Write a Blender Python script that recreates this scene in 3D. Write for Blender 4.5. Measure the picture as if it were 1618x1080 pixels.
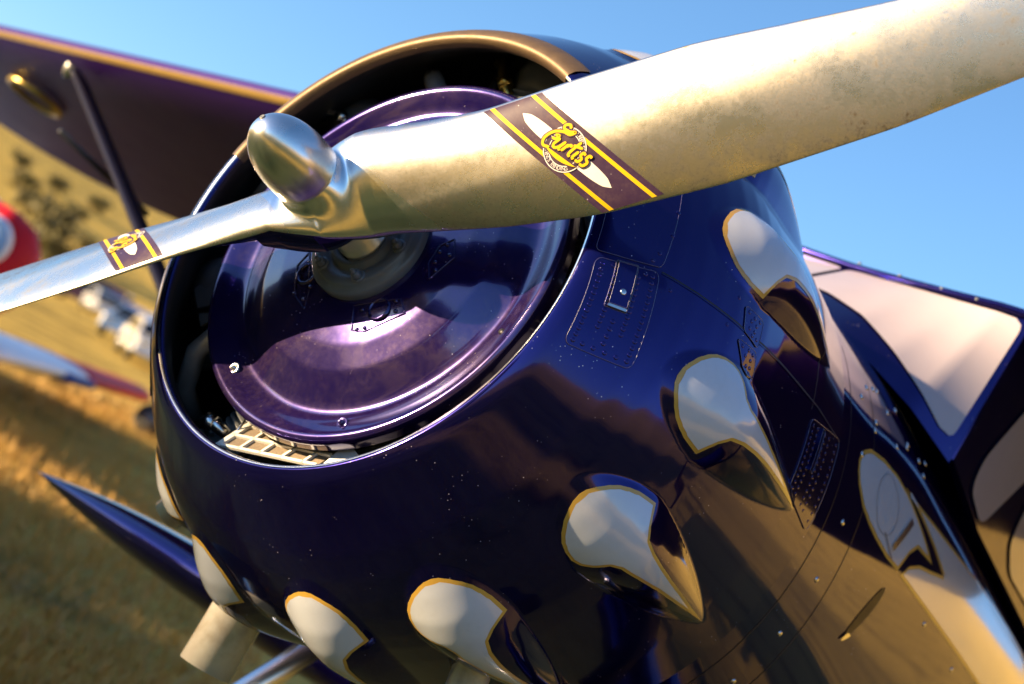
import bpy, math, random
import numpy as np
from mathutils import Vector, Matrix
random.seed(7)
RNG = np.random.default_rng(11)
for o in list(bpy.data.objects):
    bpy.data.objects.remove(o)
SC = bpy.context.scene
COL = SC.collection
rad = math.radians

# ------------------------------------------------------------------ camera
PITCH = rad(10)          # the airplane sits on its tail wheel, nose up
AXIS_H = 1.65            # height of the propeller axis at the nose
cam_data = bpy.data.cameras.new('camera')
cam = bpy.data.objects.new('camera', cam_data)
COL.objects.link(cam)
cr = Vector((0.70757, 0.54471, 0.45015)); cu = Vector((-0.28875, -0.35854, 0.88773)); cd = Vector((-0.64495, 0.75812, 0.09641))
mw = Matrix((cr, cu, -cd)).transposed().to_4x4()
mw.translation = Vector((1.99181, -1.90047, 1.34283))
cam.matrix_world = mw
cam_data.sensor_width = 36.0
cam_data.lens = 36.0 * 2600 / 1618
cam_data.clip_start = 0.05
cam_data.clip_end = 9000
cam_data.dof.use_dof = True
cam_data.dof.focus_distance = 2.50
cam_data.dof.aperture_fstop = 3.3
SC.camera = cam

# ------------------------------------------------------------------ world, sun, exposure
SUN = Vector((-0.575, -0.800, 0.185)).normalized()      # direction towards the sun
world = bpy.data.worlds.new('World')
SC.world = world
world.use_nodes = True
wn = world.node_tree.nodes; wl = world.node_tree.links
for n in list(wn): wn.remove(n)
sky = wn.new('ShaderNodeTexSky'); sky.sky_type = 'NISHITA'; sky.sun_disc = False
sky.sun_elevation = math.asin(SUN.z)
sky.sun_rotation = math.atan2(SUN.x, SUN.y)
sky.altitude = 300; sky.air_density = 1.0; sky.dust_density = 0.5; sky.ozone_density = 4.0
bg = wn.new('ShaderNodeBackground'); bg.inputs['Strength'].default_value = 0.092
wo = wn.new('ShaderNodeOutputWorld')
wl.new(sky.outputs[0], bg.inputs[0]); wl.new(bg.outputs[0], wo.inputs[0])
sun_data = bpy.data.lights.new('sun', 'SUN')
sun_data.energy = 5.0; sun_data.angle = rad(0.5); sun_data.color = (1.0, 0.72, 0.40)
sun = bpy.data.objects.new('sun', sun_data); COL.objects.link(sun)
sun.rotation_euler = SUN.to_track_quat('Z', 'Y').to_euler()
sun.location = SUN * 50
SC.view_settings.view_transform = 'Standard'
SC.view_settings.look = 'None'
SC.view_settings.gamma = 1.0
SC.view_settings.exposure = 1.85
SC.view_settings.use_curve_mapping = False
SC.render.engine = 'CYCLES'
SC.cycles.use_denoising = True
SC.cycles.max_bounces = 6

# ------------------------------------------------------------------ materials
MATS = {}
def new_mat(name):
    m = bpy.data.materials.new(name); m.use_nodes = True
    nt = m.node_tree
    return m, nt, nt.nodes['Principled BSDF']
def N(nt, t, **kw):
    n = nt.nodes.new(t)
    for k, v in kw.items(): setattr(n, k, v)
    return n
def coords(nt, scale=(1, 1, 1), kind='Object'):
    tc = N(nt, 'ShaderNodeTexCoord'); mp = N(nt, 'ShaderNodeMapping')
    mp.inputs['Scale'].default_value = scale
    nt.links.new(tc.outputs[kind], mp.inputs['Vector'])
    return mp.outputs['Vector']
def noise(nt, vec, scale, detail=4, rough=0.55):
    n = N(nt, 'ShaderNodeTexNoise'); n.inputs['Scale'].default_value = scale
    n.inputs['Detail'].default_value = detail; n.inputs['Roughness'].default_value = rough
    nt.links.new(vec, n.inputs['Vector'])
    return n.outputs['Fac']
def ramp(nt, fac, stops):
    r = N(nt, 'ShaderNodeValToRGB')
    el = r.color_ramp.elements
    while len(el) < len(stops): el.new(0.5)
    for e, (p, c) in zip(el, stops):
        e.position = p
        e.color = (c, c, c, 1) if isinstance(c, (int, float)) else (*c, 1)
    nt.links.new(fac, r.inputs['Fac'])
    return r.outputs['Color']
def math_n(nt, op, a, b=None, clamp=False):
    n = N(nt, 'ShaderNodeMath', operation=op); n.use_clamp = clamp
    for i, v in enumerate((a, b)):
        if v is None: continue
        if isinstance(v, (int, float)): n.inputs[i].default_value = v
        else: nt.links.new(v, n.inputs[i])
    return n.outputs[0]
def mix_col(nt, fac, a, b):
    n = N(nt, 'ShaderNodeMix', data_type='RGBA')
    if isinstance(fac, (int, float)): n.inputs[0].default_value = fac
    else: nt.links.new(fac, n.inputs[0])
    for i, v in ((6, a), (7, b)):
        if isinstance(v, tuple): n.inputs[i].default_value = (*v, 1)
        else: nt.links.new(v, n.inputs[i])
    return n.outputs[2]
def bump_n(nt, h, strength, dist, bs):
    b = N(nt, 'ShaderNodeBump'); b.inputs['Strength'].default_value = strength; b.inputs['Distance'].default_value = dist
    nt.links.new(h, b.inputs['Height']); nt.links.new(b.outputs[0], bs.inputs['Normal'])

def mat_paint(name, base, dust=0.10, rough=0.10, coat=1.0, dust_col=(0.50, 0.38, 0.28), speck=True, metal=0.0):
    """glossy enamel with a thin film of dust, stone chips and specks"""
    m, nt, bs = new_mat(name)
    v = coords(nt)
    streak = ramp(nt, noise(nt, coords(nt, (16, 1.6, 16)), 1.0, 4, 0.6), [(0.50, 0.0), (0.80, 1.0)])
    film = math_n(nt, 'MAXIMUM', ramp(nt, noise(nt, v, 5.0, 6, 0.65), [(0.42, 0.0), (0.75, 1.0)]), math_n(nt, 'MULTIPLY', streak, 0.7))
    fine = ramp(nt, noise(nt, v, 90.0, 3, 0.7), [(0.40, 0.0), (0.72, 1.0)])
    d = math_n(nt, 'MULTIPLY', film, math_n(nt, 'ADD', math_n(nt, 'MULTIPLY', fine, 0.7), 0.3))
    d = math_n(nt, 'MULTIPLY', d, dust)
    c = mix_col(nt, d, base, dust_col)
    if speck:
        vo = N(nt, 'ShaderNodeTexVoronoi'); vo.inputs['Scale'].default_value = 105.0
        nt.links.new(v, vo.inputs['Vector'])
        dots = ramp(nt, vo.outputs['Distance'], [(0.06, 1.0), (0.12, 0.0)])
        gate = ramp(nt, noise(nt, v, 11.0, 5, 0.75), [(0.53, 0.0), (0.60, 1.0)])
        sp = math_n(nt, 'MULTIPLY', dots, gate)
        c = mix_col(nt, math_n(nt, 'MULTIPLY', sp, 0.85), c, (0.60, 0.54, 0.58))
    nt.links.new(c, bs.inputs['Base Color'])
    r = math_n(nt, 'ADD', math_n(nt, 'MULTIPLY', film, 0.07), rough)
    nt.links.new(r, bs.inputs['Roughness'])
    bs.inputs['Coat Weight'].default_value = coat
    bs.inputs['Coat Roughness'].default_value = 0.04
    bs.inputs['IOR'].default_value = 1.5
    keep = math_n(nt, 'SUBTRACT', 1.0, d)
    if speck: keep = math_n(nt, 'MULTIPLY', keep, math_n(nt, 'SUBTRACT', 1.0, sp))
    nt.links.new(math_n(nt, 'MULTIPLY', keep, metal), bs.inputs['Metallic'])
    cr_ = math_n(nt, 'ADD', math_n(nt, 'MULTIPLY', math_n(nt, 'ADD', film, fine), dust * 0.35), 0.025)
    nt.links.new(cr_, bs.inputs['Coat Roughness'])
    bump_n(nt, math_n(nt, 'ADD', noise(nt, v, 7.0, 2, 0.5), math_n(nt, 'MULTIPLY', noise(nt, v, 420.0, 1, 0.5), 0.006)), 0.15, 0.004, bs)
    MATS[name] = m
    return m
def mat_plain(name, base, rough=0.5, metal=0.0, var=0.15, nscale=12.0, bump=0.0, coat=0.0, **kw):
    m, nt, bs = new_mat(name)
    v = coords(nt)
    f = noise(nt, v, nscale, 5, 0.6)
    dk = tuple(max(0, c * (1 - var)) for c in base); lt = tuple(min(1, c * (1 + var)) for c in base)
    nt.links.new(mix_col(nt, f, dk, lt), bs.inputs['Base Color'])
    nt.links.new(math_n(nt, 'ADD', math_n(nt, 'MULTIPLY', f, rough * 0.5), rough * 0.75), bs.inputs['Roughness'])
    bs.inputs['Metallic'].default_value = metal
    bs.inputs['Coat Weight'].default_value = coat
    for k, val in kw.items(): bs.inputs[k.replace('_', ' ')].default_value = val
    if bump: bump_n(nt, noise(nt, v, nscale * 6, 4, 0.6), bump, 0.002, bs)
    MATS[name] = m
    return m

PAINT = mat_paint('purple_paint', (0.011, 0.007, 0.115), dust=0.022, rough=0.09, metal=0.88, coat=0.5)
PAINT_FUSELAGE = mat_paint('purple_paint_fuselage', (0.011, 0.007, 0.115), dust=0.02, rough=0.10, metal=0.88, coat=0.95)
PAINT_FUSELAGE.node_tree.nodes['Principled BSDF'].inputs['Specular Tint'].default_value = (0.28, 0.28, 0.55, 1)
PAINT_PLATE = mat_paint('purple_paint_dusty', (0.015, 0.006, 0.100), dust=0.14, rough=0.15, metal=0.65, coat=0.85, dust_col=(0.55, 0.36, 0.20))
PAINT_WING = mat_paint('purple_paint_fabric', (0.030, 0.004, 0.130), dust=0.02, rough=0.50, coat=0.0, speck=False)
PAINT_WING.node_tree.nodes['Principled BSDF'].inputs['Specular IOR Level'].default_value = 0.22
WHITE = mat_paint('white_paint', (0.53, 0.57, 0.66), dust=0.22, rough=0.20, coat=1.0, metal=0.05, dust_col=(0.22, 0.20, 0.19))
GOLD = mat_plain('gold_paint', (0.50, 0.30, 0.05), 0.30, var=0.08, coat=0.6)
STRUT = mat_plain('strut_paint', (0.004, 0.003, 0.013), 0.55, var=0.2, Specular_IOR_Level=0.15)
EDGE_HIGHLIGHT = mat_plain('painted_edge_highlight', (0.46, 0.30, 0.10), 0.35, var=0.35, nscale=60, metal=0.3)  # sun highlight of the wing's leading edge, put into the colour
YELLOW = mat_plain('yellow_paint', (0.66, 0.40, 0.008), 0.5, var=0.08, Specular_IOR_Level=0.15)
DECAL = mat_paint('decal_purple', (0.034, 0.017, 0.050), dust=0.20, rough=0.40, coat=0.0, dust_col=(0.50, 0.34, 0.20))
DECAL.node_tree.nodes['Principled BSDF'].inputs['Specular IOR Level'].default_value = 0.12
DECAL_WHITE = mat_plain('decal_white', (0.66, 0.63, 0.60), 0.5, var=0.05, Specular_IOR_Level=0.15)
DARK = mat_plain('engine_black', (0.010, 0.010, 0.013), 0.45, var=0.3)
GREY = mat_plain('engine_grey', (0.11, 0.12, 0.135), 0.35, var=0.25, nscale=20, bump=0.1)
STEEL = mat_plain('steel', (0.62, 0.62, 0.62), 0.22, metal=1.0, var=0.12)
BRASS = mat_plain('brass', (0.55, 0.40, 0.12), 0.30, metal=1.0, var=0.25)
ALU = mat_plain('bare_aluminium', (0.80, 0.79, 0.77), 0.25, metal=1.0, var=0.08)
SHAFT = mat_plain('shaft_steel', (0.70, 0.68, 0.66), 0.35, metal=0.7, var=0.2, nscale=30)
STRIP = mat_plain('weathered_lip_metal', (0.115, 0.075, 0.04), 0.50, metal=0.5, var=0.25, nscale=40, bump=0.15)
EDGE = mat_plain('panel_edge_highlight', (0.05, 0.04, 0.11), 0.25, var=0.6, nscale=60, coat=1.0)  # paler rim colour painting the highlight along rounded panel edges
PIPE = mat_plain('intake_metal', (0.30, 0.30, 0.32), 0.35, metal=0.6, var=0.3, nscale=30)
RUBBER = mat_plain('rubber', (0.02, 0.02, 0.02), 0.8)
MESH_M = mat_plain('filter_mesh', (0.22, 0.17, 0.12), 0.7, var=0.5, nscale=220, bump=0.8)
PALE = mat_plain('pale_enamel', (0.70, 0.69, 0.64), 0.4, var=0.08)
SEAM = mat_plain('seam_gap', (0.004, 0.003, 0.010), 0.5)
RED = mat_plain('red_paint', (0.50, 0.012, 0.02), 0.55, var=0.05, Specular_IOR_Level=0.15)
BLUE = mat_plain('blue_paint', (0.01, 0.05, 0.25), 0.55, var=0.05, Specular_IOR_Level=0.15)
PALE_BLUE = mat_plain('pale_blue_paint', (0.22, 0.36, 0.55), 0.5, var=0.1)
PLANE_WHITE = mat_plain('white_aircraft_paint', (0.86, 0.87, 0.90), 0.5, var=0.04, Specular_IOR_Level=0.3)
BARK = mat_plain('bark', (0.10, 0.07, 0.045), 0.9, var=0.4)
GLASS_DARK = mat_plain('car_glass', (0.01, 0.012, 0.015), 0.05)

def mat_blade():
    m, nt, bs = new_mat('propeller_metal')
    v = coords(nt)
    sep = N(nt, 'ShaderNodeSeparateXYZ'); uv = N(nt, 'ShaderNodeUVMap')
    nt.links.new(uv.outputs[0], sep.inputs[0])
    # u = station along the blade, v = position across the chord; the sanded, unpolished part starts on a slanted line
    line = math_n(nt, 'ADD', sep.outputs[0], math_n(nt, 'MULTIPLY', sep.outputs[1], 0.75))
    sanded = ramp(nt, math_n(nt, 'SUBTRACT', line, 0.107 - 0.5), [(0.5, 0.0), (0.503, 1.0)])
    stv = coords(nt, (1.2, 1.2, 1.2))
    blot = ramp(nt, noise(nt, stv, 7.0, 9, 0.78), [(0.40, 0.0), (0.64, 1.0)])
    grit = ramp(nt, noise(nt, v, 150.0, 3, 0.7), [(0.40, 0.0), (0.62, 1.0)])
    grit2 = ramp(nt, noise(nt, v, 55.0, 5, 0.75), [(0.42, 0.0), (0.58, 1.0)])
    tipw = math_n(nt, 'ADD', math_n(nt, 'MULTIPLY', sep.outputs[0], 0.6), 0.5, clamp=True)
    dirt = math_n(nt, 'MULTIPLY', math_n(nt, 'MULTIPLY', blot, tipw), math_n(nt, 'ADD', math_n(nt, 'MULTIPLY', math_n(nt, 'MULTIPLY', grit, grit2), 0.75), 0.45), clamp=True)
    c_in = mix_col(nt, math_n(nt, 'MULTIPLY', dirt, 0.35), (0.86, 0.86, 0.86), (0.46, 0.42, 0.36))
    c_out = mix_col(nt, dirt, (0.72, 0.695, 0.65), (0.12, 0.09, 0.055))
    nt.links.new(mix_col(nt, sanded, c_in, c_out), bs.inputs['Base Color'])
    bs.inputs['Metallic'].default_value = 1.0
    bs.inputs['Anisotropic'].default_value = 0.35
    r_in = math_n(nt, 'ADD', math_n(nt, 'MULTIPLY', dirt, 0.14), 0.20)
    r_out = math_n(nt, 'ADD', math_n(nt, 'MULTIPLY', dirt, 0.25), 0.25)
    mx = N(nt, 'ShaderNodeMix', data_type='FLOAT')
    nt.links.new(sanded, mx.inputs[0]); nt.links.new(r_in, mx.inputs[2]); nt.links.new(r_out, mx.inputs[3])
    nt.links.new(mx.outputs[0], bs.inputs['Roughness'])
    scr = coords(nt, (2.0, 260.0, 260.0))
    h = math_n(nt, 'ADD', math_n(nt, 'MULTIPLY', noise(nt, scr, 3.0, 2, 0.5), 0.8), math_n(nt, 'MULTIPLY', noise(nt, v, 700.0, 2, 0.6), 0.25))
    bump_n(nt, h, 0.16, 0.0004, bs)
    return m
BLADE = mat_blade()

def mat_exhaust():
    m, nt, bs = new_mat('exhaust_steel')
    v = coords(nt)
    f = noise(nt, v, 9.0, 5, 0.6)
    c = ramp(nt, f, [(0.3, (0.50, 0.42, 0.33)), (0.5, (0.80, 0.76, 0.70)), (0.7, (0.90, 0.87, 0.82))])
    nt.links.new(c, bs.inputs['Base Color'])
    bs.inputs['Metallic'].default_value = 0.62
    nt.links.new(math_n(nt, 'ADD', math_n(nt, 'MULTIPLY', f, 0.25), 0.10), bs.inputs['Roughness'])
    return m
EXHAUST = mat_exhaust()

def mat_pane():
    m, nt, bs = new_mat('window_acrylic')
    v = coords(nt)
    f = noise(nt, v, 3.0, 4, 0.6)
    c = mix_col(nt, f, (0.40, 0.345, 0.385), (0.55, 0.475, 0.505))  # pale pink of the reflected horizon put into the base colour
    nt.links.new(c, bs.inputs['Base Color'])
    bs.inputs['Roughness'].default_value = 0.08
    bs.inputs['Transmission Weight'].default_value = 0.12
    bs.inputs['Coat Weight'].default_value = 0.6
    return m
PANE = mat_pane()

def mat_ground():
    m, nt, bs = new_mat('dry_grass_field')
    v = coords(nt)
    big = noise(nt, v, 0.05, 5, 0.6)
    mid = noise(nt, v, 0.5, 6, 0.65)
    fine = noise(nt, v, 9.0, 5, 0.7)
    straw = mix_col(nt, fine, (0.44, 0.27, 0.04), (0.85, 0.59, 0.14))
    green = mix_col(nt, fine, (0.05, 0.045, 0.010), (0.17, 0.13, 0.03))
    msk = ramp(nt, math_n(nt, 'ADD', math_n(nt, 'MULTIPLY', mid, 0.7), math_n(nt, 'MULTIPLY', big, 0.3)), [(0.50, 0.0), (0.64, 1.0)])
    nt.links.new(mix_col(nt, msk, straw, green), bs.inputs['Base Color'])
    bs.inputs['Roughness'].default_value = 0.9
    bs.inputs['Specular IOR Level'].default_value = 0.1
    bump_n(nt, math_n(nt, 'ADD', math_n(nt, 'MULTIPLY', fine, 0.5), mid), 1.0, 0.25, bs)
    return m
GROUND = mat_ground()

def mat_leaf(name, a, b):
    m, nt, bs = new_mat(name)
    v = coords(nt)
    nt.links.new(mix_col(nt, noise(nt, v, 3.0, 4, 0.6), a, b), bs.inputs['Base Color'])
    bs.inputs['Roughness'].default_value = 0.6
    return m
LEAF = mat_leaf('leaves', (0.030, 0.045, 0.012), (0.10, 0.11, 0.03))
SHRUB = mat_leaf('shrub_leaves', (0.06, 0.055, 0.012), (0.16, 0.13, 0.03))
GRASSB = mat_leaf('grass_blades', (0.28, 0.15, 0.025), (0.62, 0.37, 0.08))

# ------------------------------------------------------------------ mesh helpers
def make_obj(name, V, F, mat, parent=None, smooth=True, uv=None, mats=None, midx=None, loc=None):
    V = np.asarray(V, float).reshape(-1, 3)
    me = bpy.data.meshes.new(name)
    me.from_pydata(V.tolist(), [], [list(map(int, f)) for f in F])
    for mm in (mats or [mat]): me.materials.append(mm)
    if midx is not None: me.polygons.foreach_set('material_index', np.asarray(midx, np.int32))
    me.polygons.foreach_set('use_smooth', np.full(len(me.polygons), smooth))
    if uv is not None:
        ul = me.uv_layers.new(name='UVMap')
        li = np.zeros(len(me.loops), np.int32); me.loops.foreach_get('vertex_index', li)
        ul.data.foreach_set('uv', np.asarray(uv, np.float32)[li].ravel())
    me.update()
    o = bpy.data.objects.new(name, me); COL.objects.link(o)
    if parent is not None: o.parent = parent
    if loc is not None: o.location = loc
    return o
class MB:
    """collects pieces of one mesh"""
    def __init__(self): self.V = []; self.F = []; self.n = 0
    def add(self, V, F):
        V = np.asarray(V, float).reshape(-1, 3)
        self.V.append(V); self.F += [[i + self.n for i in f] for f in F]; self.n += len(V)
        return self
    def build(self, name, mat, parent=None, smooth=True, loc=None):
        return make_obj(name, np.concatenate(self.V), self.F, mat, parent, smooth, loc=loc)
def grid_faces(nu, nv, close_v=False, close_u=False, flip=False):
    F = []
    for i in range(nu if close_u else nu - 1):
        for j in range(nv if close_v else nv - 1):
            a = i * nv + j; b = i * nv + (j + 1) % nv
            c = ((i + 1) % nu) * nv + (j + 1) % nv; d = ((i + 1) % nu) * nv + j
            F.append([a, d, c, b] if flip else [a, b, c, d])
    return F
def box(c, s, R=None):
    c = np.asarray(c, float); s = np.asarray(s, float) / 2
    V = np.array([[x, y, z] for x in (-1, 1) for y in (-1, 1) for z in (-1, 1)], float) * s
    if R is not None: V = V @ np.asarray(R).T
    F = [[0, 1, 3, 2], [4, 6, 7, 5], [0, 4, 5, 1], [2, 3, 7, 6], [0, 2, 6, 4], [1, 5, 7, 3]]
    return V + c, F
def frame_of(d):
    d = np.asarray(d, float); d = d / np.linalg.norm(d)
    h = np.array([0, 0, 1.0]) if abs(d[2]) < 0.9 else np.array([1.0, 0, 0])
    a = np.cross(h, d); a /= np.linalg.norm(a); b = np.cross(d, a)
    return a, b, d
def tube(path, r, n=12, cap=True):
    path = np.asarray(path, float); rr = np.broadcast_to(np.asarray(r, float), (len(path),))
    t = np.gradient(path, axis=0); V = []
    a, b, _ = frame_of(t[0])
    th = np.linspace(0, 2 * np.pi, n, endpoint=False)
    for p, ti, ri in zip(path, t, rr):
        ti = ti / np.linalg.norm(ti)
        a = a - ti * (a @ ti); a /= np.linalg.norm(a); b = np.cross(ti, a)
        V.append(p + ri * (np.cos(th)[:, None] * a + np.sin(th)[:, None] * b))
    F = grid_faces(len(path), n, close_v=True)
    if cap:
        F.append(list(range(n))[::-1]); F.append([(len(path) - 1) * n + i for i in range(n)])
    return np.concatenate(V), F
def lathe(prof, n=48, c=(0, 0, 0), d=(0, 1, 0), cap=False):
    """prof: (axial, radius) along direction d from c"""
    a, b, d = frame_of(d); c = np.asarray(c, float)
    th = np.linspace(0, 2 * np.pi, n, endpoint=False)
    V = [c + y * d + r * (np.cos(th)[:, None] * a + np.sin(th)[:, None] * b) for y, r in prof]
    F = grid_faces(len(prof), n, close_v=True, flip=True)
    if cap:
        F.append(list(range(n))); F.append([(len(prof) - 1) * n + i for i in range(n)][::-1])
    return np.concatenate(V), F
def hexbolt(c, d, r, h, mb, dome=True):
    d = np.asarray(d, float); d = d / np.linalg.norm(d); c = np.asarray(c, float)
    mb.add(*lathe([(0, r * 1.45), (h * 0.25, r * 1.45), (h * 0.25, r)], 16, c, d))
    mb.add(*lathe([(h * 0.2, r), (h * 0.9, r), (h, r * 0.86), (h, 0.0005)], 6, c, d))
    if dome: mb.add(*lathe([(h, r * 0.45), (h * 1.5, r * 0.45), (h * 1.55, r * 0.35), (h * 1.55, 0.0003)], 10, c, d))

def tag(o, label=None, cat=None, group=None, kind=None):
    if label: o['label'] = label
    if cat: o['category'] = cat
    if group: o['group'] = group
    if kind: o['kind'] = kind
    return o
def empty(name, loc=(0, 0, 0), rot=(0, 0, 0)):
    o = bpy.data.objects.new(name, None); COL.objects.link(o)
    o.empty_display_size = 0.2; o.location = loc; o.rotation_euler = rot
    return o
def copy_tree(o, parent=None):
    c = o.copy(); COL.objects.link(c); c.parent = parent
    for ch in list(o.children): copy_tree(ch, c)
    return c

# ------------------------------------------------------------------ ground (field and hills, one sheet)
VIEW_AZ = math.atan2(0.58, -0.81); SUN_AZ = math.atan2(SUN.y, SUN.x)
def terrain(x, y):
    r = np.hypot(x, y); az = np.arctan2(y, x)
    u_ = np.clip((r - 10) / 12, 0, 1)
    near = np.where(r > 42, (r - 42) * 0.020, 0) + .36 * u_ * u_ * (3 - 2 * u_)
    ds = np.abs((az - SUN_AZ + np.pi) % (2 * np.pi) - np.pi)
    k = 0.30 + 0.70 * np.clip((ds - 0.35) / 0.8, 0, 1)
    hill = 52 * np.clip((r - 170) / 420, 0, 1) ** 1.25 * (1 + 0.28 * np.sin(3 * az + 0.6) + 0.16 * np.sin(7 * az + 2) + 0.08 * np.sin(15 * az))
    dv = np.abs((az - VIEW_AZ + np.pi) % (2 * np.pi) - np.pi); k = k * (1 - .25 * np.clip(1 - dv / .6, 0, 1))
    dl = np.abs((az - 1.10 + np.pi) % (2 * np.pi) - np.pi); hill = hill * (1 + 4.2 * np.clip(1.2 - dl / .72, 0, 1))
    return np.minimum(near, 3.0) * k + hill * k + 0.05 * np.sin(x * 0.21) * np.cos(y * 0.17) * np.clip(r / 12 - 0.4, 0, 1)
rs = np.r_[0.01, np.geomspace(1.2, 45, 46), np.geomspace(48, 700, 60), 1000, 1800, 4000]
azs = np.linspace(0, 2 * np.pi, 240, endpoint=False)
RRg, AZg = np.meshgrid(rs, azs, indexing='ij')
GX, GY = RRg * np.cos(AZg), RRg * np.sin(AZg)
ground = make_obj('ground', np.stack([GX, GY, terrain(GX, GY)], -1), grid_faces(len(rs), len(azs), close_v=True), GROUND)
tag(ground, kind='structure')

# ------------------------------------------------------------------ the airplane: root
plane = empty('vintage_airplane', (0, 0, 0), (-PITCH, 0, 0))
tag(plane, 'dark purple radial engine airplane with bare metal propeller and white teardrop markings', 'airplane')
OFF = (0, -AXIS_H * math.sin(PITCH), AXIS_H * math.cos(PITCH))    # airplane axes: x its left, y aft, z up, origin on the propeller axis
def part(name, V, F, mat, **kw): return make_obj(name, V, F, mat, plane, loc=OFF, **kw)

# ---- cowling surface
PR = np.array([(-.012, .432), (-.009, .441), (0, .451), (.02, .4665), (.06, .497), (.10, .527), (.14, .551), (.18, .570), (.22, .586), (.26, .596), (.30, .601), (.36, .602), (.46, .600), (.58, .597), (.70, .591)])
_yy = np.linspace(-.012, .70, 1425)
_rr = np.interp(_yy, PR[:, 0], PR[:, 1])
_k = np.exp(-np.linspace(-2, 2, 61) ** 2); _k /= _k.sum()
_rs = np.convolve(np.r_[2 * _rr[0] - _rr[30:0:-1], _rr, 2 * _rr[-1] - _rr[-2:-32:-1]], _k, 'valid')
def RB(y): return np.interp(y, _yy, _rs)
PER = 360 / 7
BC = [30.6 - PER * i for i in range(7)] + [3.2 - PER * i for i in range(7)]
Y0, Y1, WM, HM = .138, .612, .086, .041
def fairing(y, d):
    s = np.clip((y - Y0) / (Y1 - Y0), 0, 1)
    w = np.where(s < .28, np.sqrt(np.clip(1 - ((s - .28) / .28) ** 2, 0, 1)), np.clip(1 - ((s - .28) / .72), 0, 1) ** .85 * (1 + .35 * np.clip((s - .28) / .72, 0, 1))) * WM
    w = np.maximum(w, 1e-4)
    hc = HM * np.where(s < .36, np.sin(np.pi / 2 * np.clip(s / .36, 0, 1)) ** 1.1, np.cos(np.pi / 2 * np.clip((s - .36) / .64, 0, 1)) ** 1.15)
    u = np.abs(np.radians(d) * .59) / w
    return hc * np.clip(1 - u * u, 0, 1) ** 1.15
def RT(y, th):
    y, th = np.broadcast_arrays(np.asarray(y, float), np.asarray(th, float))
    r = RB(y).copy()
    for c in BC:
        r = r + fairing(y, (th - c + 180) % 360 - 180)
    return r
def cowl_pt(y, th, off=0.0):
    def P(y, th):
        r = RT(y, th); t = np.radians(th)
        return np.stack([r * np.cos(t), y + 0 * r, r * np.sin(t)], -1)
    p = P(y, th)
    du = P(y + 5e-4, th) - P(y - 5e-4, th); dv = P(y, th + .05) - P(y, th - .05)
    n = np.cross(dv, du); n /= np.linalg.norm(n, axis=-1, keepdims=True)
    t = np.radians(th)
    out = np.stack([np.cos(t), 0 * t, np.sin(t)], -1)
    n = np.where((n * out).sum(-1, keepdims=True) < 0, -n, n)
    off = np.asarray(off, float)
    return p + n * (off[..., None] if off.ndim else off)
ys = np.r_[np.linspace(-.012, .13, 40), np.linspace(.1325, .62, 170), np.linspace(.63, .70, 8)]
ths = np.linspace(0, 360, 1080, endpoint=False)
YG, TG = np.meshgrid(ys, ths, indexing='ij')
outer = cowl_pt(YG, TG)
inner_prof = [(-.0125, .4285), (-.010, .4235), (-.004, .4205), (.004, .4200), (.02, .424), (.06, .45), (.12, .50), (.25, .565), (.69, .573), (.70, .589)]
tr = np.radians(ths)
inner = np.stack([np.stack([r * np.cos(tr), np.full_like(tr, y), r * np.sin(tr)], -1) for y, r in inner_prof[::-1]])
allp = np.concatenate([inner, outer]); nrow = allp.shape[0]
Fc = grid_faces(nrow, len(ths), close_v=True)
mi = np.zeros(len(Fc), int); mi[:len(ths) * (len(inner_prof) - 3)] = 1
cowling = part('cowling', allp, Fc, PAINT, mats=[PAINT, DARK], midx=mi)

def strip(lo, hi, ygrid, c0, off, nv=14, sgn=1):
    """fill between two curves lo(y), hi(y) (degrees from c0) laid on the cowling"""
    a = np.interp(ygrid, *zip(*lo)); b = np.interp(ygrid, *zip(*hi))
    s = np.linspace(0, 1, nv)
    T = c0 + sgn * (a[:, None] * (1 - s) + b[:, None] * s)
    Y = np.repeat(ygrid[:, None], nv, 1)
    return cowl_pt(Y, T, off), grid_faces(len(ygrid), nv, flip=(sgn > 0))
TP = [(.157, 0), (.159, 1.2), (.166, 2.6), (.178, 4.2), (.19, 5.3), (.206, 6.2), (.222, 6.8), (.24, 7.1), (.2585, 7.3), (.2605, 5.6), (.264, 4.4), (.275, 2.9), (.3, 2.2), (.34, 1.7), (.39, 1.3), (.445, 1.0), (.52, .5), (.6, 0)]
TM = [(.157, 0), (.159, -1.5), (.164, -2.7), (.175, -4.5), (.19, -6), (.205, -7), (.222, -7.5), (.24, -7.6), (.252, -7.0), (.26, -5.6), (.266, -3.6), (.28, -2.7), (.32, -2.0), (.381, -1.2), (.45, -.8), (.52, -.4), (.6, 0)]
def inset(lo, hi, w):
    yg = np.linspace(lo[0][0], lo[-1][0], 900)
    k = math.radians(1) * .6
    a = np.interp(yg, *zip(*lo)) * k; b = np.interp(yg, *zip(*hi)) * k
    bd = np.concatenate([np.stack([yg, a], -1), np.stack([yg, b], -1)])
    L, H = [], []
    for y, p, q in zip(yg[::5], a[::5], b[::5]):
        m = np.linspace(p, q, 160)
        near = bd[np.abs(bd[:, 0] - y) < w * 1.3]
        dist = np.sqrt(((near[None, :, 0] - y) ** 2 + (near[None, :, 1] - m[:, None]) ** 2).min(1))
        ok = np.where(dist > w)[0]
        if len(ok): L.append((y, m[ok[0]] / k)); H.append((y, m[ok[-1]] / k))
    return L, H
WLO, WHI = inset(TM, TP, .0052)
yg_gold = np.unique(np.r_[np.linspace(.157, .30, 110), np.linspace(.30, .60, 80), [q[0] for q in TP], [q[0] for q in TM]])
yg_white = np.linspace(WLO[0][0], WLO[-1][0], 150)
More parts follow.
